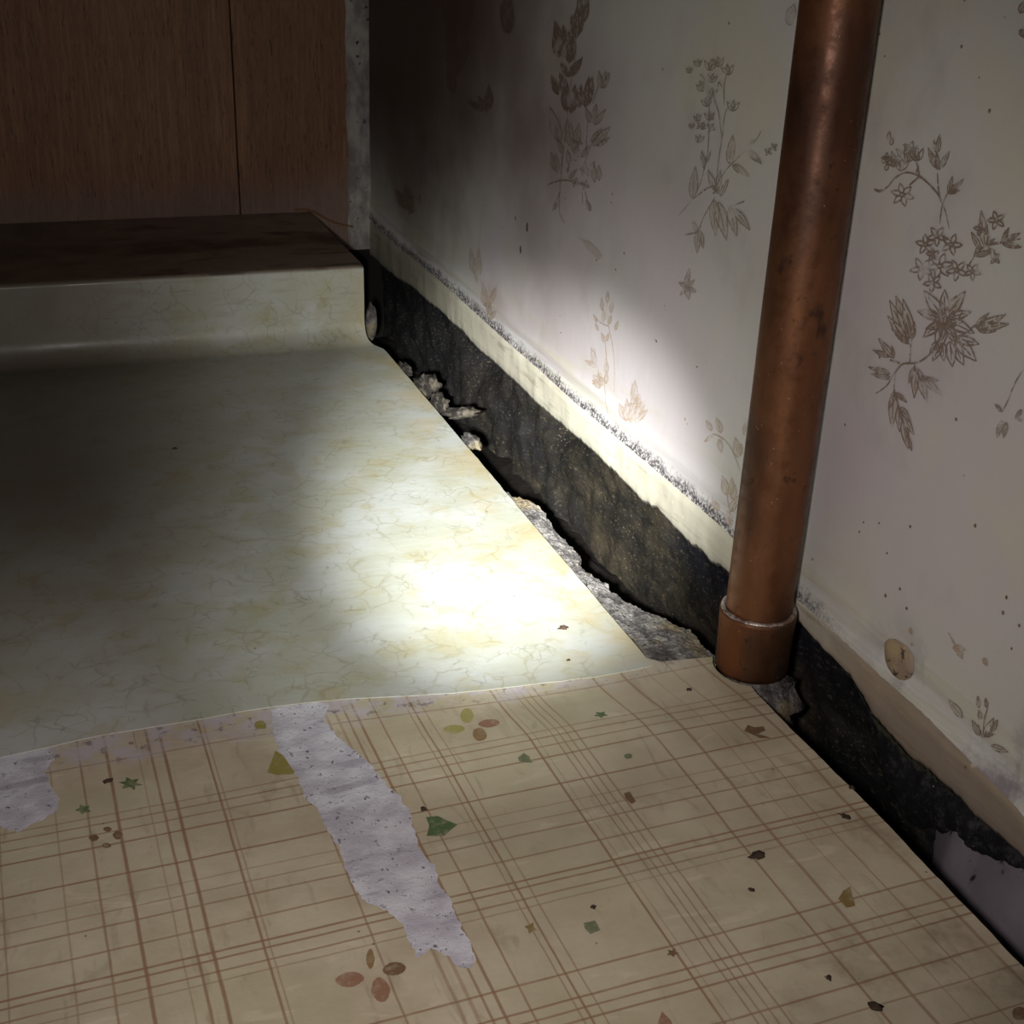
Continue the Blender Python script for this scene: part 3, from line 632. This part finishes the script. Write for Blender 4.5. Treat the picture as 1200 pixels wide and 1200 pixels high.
# small chips and nail dimples in the far paper
def blob(name, c, r, mat, parent=None, seed=0, sc3=(1, 1, 1), rough=.35, n1=7, n2=10, freq=1.0):
    V = []; F = []
    for i in range(n1+1):
        th = math.pi*i/n1
        for j in range(n2):
            ph = 2*math.pi*j/n2
            d = Vector((math.sin(th)*math.cos(ph), math.sin(th)*math.sin(ph), math.cos(th)))
            k = r*(1+rough*noise.fractal(d*1.6*freq+Vector((seed*3.1, seed, 0)), 1, 2, 3))
            V.append((c[0]+d.x*k*sc3[0], c[1]+d.y*k*sc3[1], c[2]+d.z*k*sc3[2]))
    for i in range(n1):
        for j in range(n2):
            F.append((i*n2+j, i*n2+(j+1) % n2, (i+1)*n2+(j+1) % n2, (i+1)*n2+j))
    return newmesh(name, V, F, mat, parent)
for k, (u, v, r) in enumerate([(618, 266, .0032), (610, 293, .0028), (604, 256, .0016)]):
    o = blob('paper_chip', wpt(u, v, 0), r, M_band, wall_r, k, (.25, .6, 1.2))
specks = [(1075, 200), (1037, 66), (1148, 91), (1160, 130), (1031, 40), (1008, 623), (1040, 648), (1013, 612), (1055, 690), (1038, 698), (1063, 713), (1186, 760), (1195, 733), (1176, 718), (1067, 617), (1143, 616), (1031, 613), (770, 400), (817, 430), (803, 491), (769, 398), (699, 305), (722, 316), (732, 297), (656, 370), (657, 390), (1136, 898), (1180, 700), (934, 665), (953, 655)]
V = []; F = []
for (u, v) in specks:
    c_ = wpt(u, v, .0004); i0 = len(V); r = random.uniform(.0004, .0010); V.append((c_[0]-.0006, c_[1], c_[2]))
    for j in range(6):
        a = j*math.pi/3+random.random()*.4; y_, z_ = c_[1]+r*math.cos(a), c_[2]+1.2*r*math.sin(a); V.append((surf(y_, z_)-.0002, y_, z_))
    F += [(i0, i0+1+j, i0+1+(j+1) % 6) for j in range(6)]
o = newmesh('dirt_specks', V, F, M_rust, wall_r); o['kind'] = 'stuff'; o['label'] = 'scattered tiny brown specks on the wallpaper'

# ------------------------------------------------------------------ back wall
def box(name, a, b, mat, parent=None, rough=0):
    x0, y0, z0 = a; x1, y1, z1 = b
    V = [(x0, y0, z0), (x1, y0, z0), (x1, y1, z0), (x0, y1, z0), (x0, y0, z1), (x1, y0, z1), (x1, y1, z1), (x0, y1, z1)]
    F = [(0, 3, 2, 1), (4, 5, 6, 7), (0, 1, 5, 4), (1, 2, 6, 5), (2, 3, 7, 6), (3, 0, 4, 7)]
    return newmesh(name, V, F, mat, parent, False)
XS = ony(405, 150, YB)[0]      # left edge of the grey corner plaster
XCR = ony(274, 100, YB)[0]     # joint in the plywood
wall_b = box('wall_back', (-.75, YB+.012, -.12), (XC+.12, YB+.05, 1.1), M_dark)
tag(wall_b, 'dark back wall faced with reddish brown plywood above the ledge', None, None, 'structure')
for k, (x0, x1, l) in enumerate([(-.75, XCR-.0006, 'wide reddish plywood panel left of the joint'), (XCR+.0006, XS+.004, 'narrow reddish plywood panel between joint and corner plaster')]):
    o = box('plywood_panel', (x0, YB, .030 if k else SH-.01), (x1, YB+.0115, 1.1), M_ply, wall_b); o['label'] = l
    bv = o.modifiers.new('b', 'BEVEL'); bv.width = .0008; bv.segments = 2
V, F = grid([.031]+list(np.arange(.036, 1.1, .006)), [i/8 for i in range(9)], lambda z, t: (XS+.003*fbm(z, 0, 0, 3, 25)*(1-t)+(XC+.003-XS)*t, YB-.0022*min(1, t*8)+.0006*fbm(z, t, 3, 3, 60)-(.0012 if t > 0 else -.003), z))
o = newmesh('corner_plaster', V, [f[::-1] for f in F], M_gplast, wall_b); o['label'] = 'grey plaster strip running up the corner'

# ------------------------------------------------------------------ floors
slab = box('floor', (-.75, -.5, -.12), (.345, .545, -.0022), M_dmortar)
tag(slab, 'rough dirty mortar floor slab under the coverings', None, None, 'structure')
o = box('slab_section', (-.75, .545, -.12), (.304, YB, -.0022), M_dmortar, slab)
# pit bottom
V, F = grid(list(np.arange(-.1, YB+.01, .008)), [i/16 for i in range(17)], lambda y, t: (.29+.16*t, y, -.078+.010*fbm(y, t*.2, 0, 4, 30)))
o = newmesh('pit_soil', V, [f[::-1] for f in F], M_soil, slab); o['label'] = 'black soil at the bottom of the gap along the wall'
# raised step carcass
step = box('step_carcass', (-.75, YS+.006, -.002), (ME-.026, YB-.001, SH-.0035), M_back)
tag(step, 'raised boxed ledge at the back under the marbled vinyl', None, None, 'structure'); step.name = 'floor_ledge'

# plaid linoleum outline
PC = np.array([.3690, .5800]); PR, CR = .0190, .0217
edge_px = [(768, 780), (784, 777), (800, 775), (818, 772), (836, 772), (848, 778), (864, 790), (880, 804), (900, 824), (930, 858), (952, 879), (975, 901), (1007, 932), (1050, 976), (1092, 1022), (1140, 1071), (1198, 1132), (1260, 1200)]
EP = [onz(*q)[:2] for q in edge_px]
ye = [q[1] for q in EP][4:][::-1]; xe = [q[0] for q in EP][4:][::-1]
def lino_x(y):
    x = float(np.interp(y, ye, xe))+.0005*fbm(y, 0, 0, 4, 90)
    if abs(y-PC[1]) < CR+.001: x = min(x, PC[0]-math.sqrt(max(0, (CR+.001)**2-(y-PC[1])**2)))
    return x
def lino_z(x, y):
    # gentle buckles near the pipe
    e = max(0, (x-.20)/.14); b = max(0, min(1, (y-.45)/.1))
    return .0009*math.sin(y*70+x*30)*e*b + .0006*fbm(x, y, 0, 2, 16)*.6
TH = .0018
ys = list(np.arange(-.5, .30, .05))+list(np.arange(.30, .66, .004))
ytop = EP[4][1]
V = []; F = []
tt = [i/70 for i in range(71)]
def ltop(x):       # upper (far) border of the sheet
    return float(np.interp(x, [ME-.02, ME, EP[1][0], EP[2][0], EP[3][0], EP[4][0]], [.63, EP[0][1]+.004, EP[1][1], EP[2][1], EP[3][1], EP[4][1]]))
rows = []
ysl = [y for y in ys if y < ytop-.002]+[ytop]
for y in ysl:
    xr = lino_x(y)
    for t in tt:
        tx = 1-(1-t)**1.0
        x = -.75+(xr+.75)*tx; V.append((x, y, lino_z(x, y)))
m = len(tt)
for i in range(len(ysl)-1):
    for j in range(m-1):
        a = i*m+j; F.append((a, a+1, a+m+1, a+m))
# far tongue beyond ytop: columns up to ltop(x)
i0 = len(V); xs_t = [V[(len(ysl)-1)*m+j][0] for j in range(m)]
K_ = 6
for k in range(1, K_+1):
    for j in range(m):
        x = xs_t[j]; yt = max(ytop+.0001*k, ltop(x)+.0006*fbm(x, 0, 0, 4, 140)); y = ytop+(yt-ytop)*k/K_; V.append((x, y, lino_z(x, y)))
for k in range(K_):
    for j in range(m-1):
        a = (len(ysl)-1+k)*m+j; F.append((a, a+1, a+m+1, a+m))
lino = newmesh('plaid_linoleum', V, F, M_lino)
so = lino.modifiers.new('thick', 'SOLIDIFY'); so.thickness = TH; so.offset = -1; autosharp(lino)
setuv(lino, lambda c: plaid_uv(c.x, c.y))
tag(lino, 'worn beige linoleum sheet with brown plaid lines in front of the marbled vinyl', 'linoleum')

# flat decals on the linoleum
def ragged(px, amt=.0008, sub=5, freq=1.0):
    P_ = [onz(*q)[:2] for q in px]; out = []
    for i in range(len(P_)):
        a, b = P_[i], P_[(i+1) % len(P_)]
        for k in range(sub):
            q = a+(b-a)*k/sub; out.append(q+amt*np.array([fbm(q[0], q[1], 1, 4, 260*freq), fbm(q[0], q[1], 8, 4, 260*freq)]))
    return out
def decal(name, label, px, mat, hgt=.0003, amt=.0003, sub=2, thick=0.0):
    import bmesh
    R_ = ragged(px, amt, sub); bm = bmesh.new()
    vs = [bm.verts.new((q[0], q[1], lino_z(q[0], q[1])+hgt+thick)) for q in R_]
    f = bm.faces.new(vs)
    if thick:
        vb = [bm.verts.new((q[0], q[1], lino_z(q[0], q[1])-.0002)) for q in R_]
        for i in range(len(vs)): bm.faces.new((vs[i], vb[i], vb[(i+1) % len(vs)], vs[(i+1) % len(vs)]))
    bmesh.ops.triangulate(bm, faces=[f]); bmesh.ops.recalc_face_normals(bm, faces=bm.faces)
    me = bpy.data.meshes.new(name); bm.to_mesh(me); bm.free(); me.materials.append(mat)
    o = bpy.data.objects.new(name, me); COL.objects.link(o); o.parent = lino
    if label: o['label'] = label
    return o
torn = [(318, 832), (320, 862), (327, 880), (345, 905), (352, 918), (358, 935), (372, 950), (385, 975), (398, 995), (410, 1030), (420, 1050), (440, 1062), (455, 1070), (472, 1082), (478, 1100), (488, 1122), (497, 1118), (505, 1108), (520, 1120), (540, 1133), (551, 1136),
        (557, 1124), (553, 1110), (545, 1095), (538, 1080), (527, 1055), (515, 1035), (509, 1012), (495, 1005), (490, 990), (485, 970), (480, 950), (465, 930), (455, 922), (440, 905), (432, 893), (410, 875), (395, 862), (385, 850), (372, 838), (384, 826), (370, 820), (340, 824)]
decal('torn_backing', 'long pale lavender torn strip baring the felt backing', torn, M_felt, .0001, .0014, 8)
decal('torn_backing', 'pale lavender torn patch at the left side of the sheet', [(-60, 900), (0, 885), (20, 885), (38, 873), (60, 873), (63, 890), (52, 905), (62, 925), (70, 935), (66, 950), (50, 960), (38, 966), (20, 976), (0, 968), (-60, 985)], M_felt, .0001, .0014, 8)
def ell(c, r, a=0, k=12, p=1.0):
    o_ = []
    for i in range(k):
        t = 2*math.pi*i/k; x, y = r[0]*math.cos(t), r[1]*math.copysign(abs(math.sin(t))**p, math.sin(t)); o_.append((c[0]+x*math.cos(a)-y*math.sin(a), c[1]+x*math.sin(a)+y*math.cos(a)))
    return o_
def star(c, r, k=5, a=0, inner=.45, sq=.6):
    o_ = []
    for i in range(2*k):
        t = a+math.pi*i/k; rr = r*(1 if i % 2 == 0 else inner); o_.append((c[0]+rr*math.cos(t), c[1]+rr*sq*math.sin(t)))
    return o_
FL = [('green six-pointed leaf fleck at the far left', star((153, 919), 15, 6, .2, .5, .55), M_green), ('smaller green leaf fleck left of the six-pointed one', star((98, 949), 10, 5, .5, .6, .6), M_green),
      ('olive triangular fleck beside the torn strip', [(323, 880), (332, 886), (345, 905), (344, 908), (325, 909), (313, 906)], M_olive), ('small olive oval fleck by the vinyl edge', ell((305, 850), (7, 5)), M_olive),
      ('large green kite-shaped fleck right of the torn strip', [(499, 958), (513, 957), (536, 967), (520, 980), (500, 980), (503, 968)], M_green), ('sage fleck above the large green one', [(607, 888), (614, 883), (620, 887), (624, 894), (615, 894), (608, 892)], M_sage),
      ('bright green fleck near the vinyl corner', star((704, 838), 9, 5, .2, .55, .5), M_green), ('small dark sage oval fleck', ell((736, 887), (5, 3)), M_sage), ('square sage fleck', [(684, 1082), (697, 1079), (704, 1090), (692, 1095), (685, 1088)], M_sage),
      ('yellow ochre star fleck left of the square one', star((622, 1088), 8, 4, .3, .5, .9), M_ochre), ('ochre fleck near the right edge', [(988, 1044), (996, 1040), (1000, 1055), (1002, 1062), (992, 1064), (982, 1054)], M_ochre),
      ('rust fleck in the bunched lines', [(731, 930), (738, 928), (745, 940), (740, 943), (733, 936)], M_rust), ('rusty cross fleck near the pipe', [(872, 858), (876, 850), (884, 853), (895, 852), (897, 857), (888, 861), (903, 866), (890, 866), (880, 861)], M_rust),
      ('faint rust fleck at the lower middle', star((788, 1117), 8, 5, .1, .5, .7), M_rust), ('red brown petal cut by the lower border', [(776, 1186), (770, 1200), (790, 1205), (786, 1196)], M_petal),
      ('faint ochre fleck by the far right lines', ell((1195, 1188), (9, 8)), M_rust)]
for l, px, mt in FL: decal('printed_fleck', l, px, mt)
def flower4(cs, mats, label):
    for (c_, r_, a_), mt in zip(cs, mats):
        o = decal('printed_petal', label, ell(c_, r_, a_, 14, 1.25), mt)
flower4([((547, 839), (8, 9), .1), ((573, 848), (13, 5), -.08), ((562, 861), (9, 8), .6), ((532, 855), (13, 5), -.05)], [M_pet2, M_petal, M_bpet, M_pet2], 'petal of the four-petal flower by the vinyl edge')
flower4([((434, 1124), (5, 12), 0), ((462, 1136), (14, 8), -.15), ((446, 1160), (11, 15), -.2), ((410, 1148), (17, 9), -.1)], [M_bpet, M_rust, M_petal, M_petal], 'petal of the red brown four-petal flower')
flower4([((110, 982), (6, 4), 0), ((126, 972), (5, 3), 0), ((138, 979), (6, 5), 0), ((125, 991), (6, 3), 0)], [M_rust]*4, 'petal of the small rust flower at the left')

# marbled vinyl with coved upstand
mpx = [(-80, 905), (0, 888), (60, 874), (115, 862), (160, 855), (240, 842), (300, 831), (330, 827), (385, 820), (440, 817), (480, 815), (530, 812), (575, 808), (620, 802), (696, 793), (730, 787), (769, 779)]
Z0 = .0009
MP = [onz(u, v, Z0)[:2] for u, v in mpx]
mx = [q[0] for q in MP]; my = [q[1] for q in MP]
def near_y(x): return float(np.interp(x, mx, my))+.0007*fbm(x, 0, 0, 4, 120)
prof = []      # (y or None, z) from step foot to the wall
RC = .022
for i in range(9):
    a = math.pi/2*i/8; prof.append((YS-.004-RC+RC*math.sin(a)+.004*0, Z0+RC-RC*math.cos(a)))
prof.append((YS-.003, SH*.55))
for i in range(9):
    a = math.pi/2*i/8; prof.append((YS-.003+.005*(1-math.cos(a)), SH-.005+.005*math.sin(a)))
prof += [(YS+.012, SH+.0003), (YS+.05, SH), (YS+.12, SH-.0005), (YS+.2, SH), (YB-.0015, SH)]
xsm = [-.75+(ME+.75)*(1-(1-i/80)**1.4) for i in range(81)]
def medge(y, z): return ME+.0006*fbm(y, z, 0, 3, 60)
rowsY = [None]*60
V = []; F = []
def me_row(y, z):
    k = min(1, max(0, (y-(YS-.040))/.034)); k = k*k*(3-2*k)
    return ME-.0005-.0117*k
for x in xsm:
    ny = near_y(x); y1 = prof[0][0]
    col = [(ny+(y1-ny)*i/60, Z0+.0004*fbm(x, ny+(y1-ny)*i/60, 0, 2, 12)*min(1, (60-i)/10)) for i in range(60)]+prof
    for (y, z) in col:
        E_ = me_row(y, z); xx = -.75+(x+.75)*(E_+.75)/(ME+.75)+(.0005*fbm(y, z, 0, 3, 60) if x > ME-.001 else 0)
        tilt = .0
        if y > YS-.03 and x < .3: z += 0
        V.append((xx, y, z))
m = 60+len(prof)
for i in range(len(xsm)-1):
    for j in range(m-1):
        a = i*m+j; F.append((a, a+m, a+m+1, a+1))
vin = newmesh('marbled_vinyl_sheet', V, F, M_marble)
so = vin.modifiers.new('thick', 'SOLIDIFY'); so.thickness = .0006; so.offset = -1; autosharp(vin)
tag(vin, 'cream marbled vinyl sheet curving up over the raised ledge at the back', 'vinyl flooring')

# ------------------------------------------------------------------ mortar rubble between sheet and gap
rub = [(592, 572), (600, 577), (622, 583), (640, 598), (642, 606), (652, 620), (680, 647), (683, 652), (676, 656), (690, 668), (712, 682), (716, 690), (735, 700), (760, 716), (790, 726), (806, 734), (816, 742), (822, 748), (828, 758), (838, 764), (840, 776), (826, 784)]
RB = sorted([tuple(onz(u, v, -.002)[:2]) for u, v in rub], key=lambda q: q[1])
ry = [q[1] for q in RB]; rx = [q[0] for q in RB]
def rub_x(y): return float(np.interp(y, ry, rx))+.0018*fbm(y, 0, 0, 4, 80)
def rfz(y, t):
    xr = max(rub_x(y), ME+.001); x0 = .300
    if t <= 1: x = x0+(xr-x0)*t; z = -.0030+.0022*abs(fbm(x, y, 0, 5, 240))-.003*max(0, t-.75)*3+(.0014*fbm(x, y, 4, 3, 45))
    else: x = xr-.006*(t-1); z = -.006-.07*(t-1)
    if x < ME+.002: z = min(z, -.002)
    return (x, y, z)
V, F = grid(list(np.arange(.575, ry[-1]-.0, .0013)), [i/30 for i in range(31)]+[1.1, 1.25, 1.5, 2], rfz)
o = newmesh('mortar_ledge', V, [f[::-1] for f in F], M_mortar, slab, False); o['label'] = 'crumbling pale grey mortar wedge between vinyl and gap'
def lump(u, v, z, r, mat, name, label, cat, group=None, sc3=(1, 1, .7), seed=0, rough=.6, fine=(12, 18)):
    p_ = onz(u, v, z); o = blob(name, (0, 0, 0), r, mat, None, seed, sc3, rough, fine[0], fine[1], 1.4); o.location = tuple(p_)
    return tag(o, label, cat, group)
lump(500, 452, -.004, .0125, M_dmortar, 'mortar_lump', 'rough brown grey mortar lump beside the far vinyl edge', 'rubble', 'mortar lumps in the far gap', (.9, 1.3, .8), 1)
lump(515, 474, -.006, .010, M_dmortar, 'mortar_lump', 'darker mortar lump touching the rough far one', 'rubble', 'mortar lumps in the far gap', (.8, 1.6, .8), 2)
lump(541, 484, -.008, .0085, M_dmortar, 'mortar_lump', 'flat sliver of mortar reaching across the gap', 'rubble', 'mortar lumps in the far gap', (2.0, .8, .5), 3)
lump(552, 517, -.003, .0085, M_mortar, 'mortar_lump', 'pale flaking mortar lump beside the vinyl edge', 'rubble', 'mortar lumps in the far gap', (.8, 1.9, .5), 4)
lump(475, 432, -.003, .0072, M_dmortar, 'mortar_lump', 'thin pale sliver of mortar nearest the ledge', 'rubble', 'mortar lumps in the far gap', (.7, 2.6, .5), 5)
o = lump(435, 377, .012, .012, M_mortar, 'plaster_chip', 'pale oval plaster chip wedged beside the ledge upstand', 'plaster chip', None, (.5, .6, 1.55), 6, .15)
o.location = tuple(ony(435, 377, YS-.002)); 
# mortar foot under the pipe
foot = blob('mortar_mound', (0, 0, 0), .024, M_mortar, None, 9, (1.0, 1.0, .9), .35, 16, 24, 1.8)

# ------------------------------------------------------------------ copper pipe
pipe = bpy.data.objects.new('copper_pipe', None); COL.objects.link(pipe)
pipe.location = (PC[0], PC[1], -.0015); pipe.rotation_euler = (0, math.radians(.5), 0)
tag(pipe, 'vertical aged copper pipe standing in front of the wallpapered wall', 'pipe')
def lathe(name, pr, mat, parent, seg=72, wob=.00012):
    V = []; F = []
    for (r, z) in pr:
        for j in range(seg):
            a = 2*math.pi*j/seg; rr = r+wob*fbm(math.cos(a)*.3, math.sin(a)*.3, z, 3, 20); V.append((rr*math.cos(a), rr*math.sin(a), z))
    for i in range(len(pr)-1):
        for j in range(seg):
            F.append((i*seg+j, i*seg+(j+1) % seg, (i+1)*seg+(j+1) % seg, (i+1)*seg+j))
    return newmesh(name, V, F, mat, parent)
lathe('pipe_tube', [(PR-.0015, .02), (PR-.0015, .7)][:0]+[(PR, .03+i*.02) for i in range(50)], M_cop, pipe)
CT = .0395
cp_ = [(.010, .0), (CR-.0035, .0), (CR-.0012, .0012), (CR-.0002, .004), (CR-.0003, .012), (CR-.0002, .022), (CR+.0001, .030), (CR+.0005, CT-.002), (CR+.0004, CT-.0005), (CR-.0004, CT), (PR+.0014, CT), (PR+.0003, CT-.001)]
o = lathe('coupling', cp_, M_coup, pipe); o['label'] = 'wider dull copper coupling at the foot of the pipe'
V = []; F = []; seg = 96; cs = 10
for j in range(seg):
    a = 2*math.pi*j/seg; e = 1+.35*fbm(math.cos(a), math.sin(a), 0, 3, 3.0)
    for i in range(cs):
        b = 2*math.pi*i/cs; r = PR+.0012+.0016*math.cos(b)*e; V.append((r*math.cos(a), r*math.sin(a), CT+.0004+.0011*e*math.sin(b)))
for j in range(seg):
    for i in range(cs):
        F.append((j*cs+i, ((j+1) % seg)*cs+i, ((j+1) % seg)*cs+(i+1) % cs, j*cs+(i+1) % cs))
o = newmesh('solder_ring', V, F, M_sold, pipe); o['label'] = 'pale shiny uneven solder ring on top of the coupling'
foot.location = (PC[0]+.003, PC[1]-.004, -.0225)
tag(foot, 'pale mortar lump under the foot of the copper pipe', 'mortar')

# ------------------------------------------------------------------ string at the back of the ledge
def tube(name, pts, r, mat, parent=None):
    cu = bpy.data.curves.new(name, 'CURVE'); cu.dimensions = '3D'; cu.bevel_depth = r; cu.bevel_resolution = 2
    s_ = cu.splines.new('NURBS'); s_.points.add(len(pts)-1)
    for i, q in enumerate(pts): s_.points[i].co = (*q, 1)
    s_.use_endpoint_u = True; s_.order_u = 3
    cu.materials.append(mat); o = bpy.data.objects.new(name, cu); COL.objects.link(o)
    dg = bpy.context.evaluated_depsgraph_get(); me = bpy.data.meshes.new_from_object(o.evaluated_get(dg)); bpy.data.objects.remove(o)
    me.name = name; o = bpy.data.objects.new(name, me); COL.objects.link(o); o.parent = parent; return o
pts = [ony(u, v, YB-.0035) for u, v in ((345, 246), (356, 245), (368, 248), (380, 255), (392, 261), (405, 264), (417, 266))]+[onwall(424, 270, .004), onwall(428, 277, .004), onwall(429, 285, .004)]
for q in pts[:2]: q[2] = max(q[2], SH+.0005)
tag(tube('string', [tuple(q) for q in pts], .0010, M_str), 'thin brown string lying across the back corner by the ledge', 'string')

# ------------------------------------------------------------------ loose crumbs
n = NT('crumb'); P = n.obj(); M_crumb = n.fin(n.mix(n.noise(P, 300, 3), C(34, 24, 18), C(78, 58, 40)), .9)
for k, (u, v, r, sx, l) in enumerate([(889, 1001, .0025, 1.6, 'dark elongated dirt crumb on the plaid sheet, largest of them'), (998, 921, .0016, 1, 'dark crumb near the sheet edge right of the pipe'), (991, 955, .0018, 1.4, 'dark crumb on the plaid group of lines near the sheet edge'),
                                (127, 914, .0018, 1.3, 'dark crumb on the thick plaid line at the left'), (695, 1061, .0014, 1, 'tiny dark crumb above the square sage fleck'), (1026, 1178, .0022, 1.3, 'purple black crumb at the lower right of the plaid sheet'),
                                (808, 806, .0015, 1, 'small dark crumb near the mortar wedge on the plaid sheet'), (971, 1144, .0015, 1, 'small brown crumb low on the plaid sheet'), (880, 1041, .0014, 1, 'small grey crumb below the elongated one'), (497, 947, .0017, .8, 'red brown crumb touching the tip of the green kite fleck')]):
    o = blob('dirt_crumb', (0, 0, 0), r, M_crumb, None, k, (sx, .8, .5), 1.1); q = onz(u, v, .001); o.location = (q[0], q[1], lino_z(q[0], q[1])+r*.12)
    o.rotation_euler = (0, 0, k*1.1); tag(o, l, 'crumb', 'dirt crumbs on the plaid sheet')
for k, (u, v, r, l) in enumerate([(205, 526, .0016, 'black crumb alone on the dim part of the marbled vinyl'), (660, 736, .0022, 'brown crumb on the bright marbled vinyl near its right edge'), (666, 774, .0012, 'tiny dark crumb near the corner of the marbled vinyl')]):
    o = blob('dirt_crumb', (0, 0, 0), r, M_crumb, None, k+20, (1.2, .8, .5), 1.0); q = onz(u, v, Z0); o.location = (q[0], q[1], Z0+r*.15)
    tag(o, l, 'crumb', 'dirt crumbs on the marbled vinyl')
bpy.context.view_layer.update()
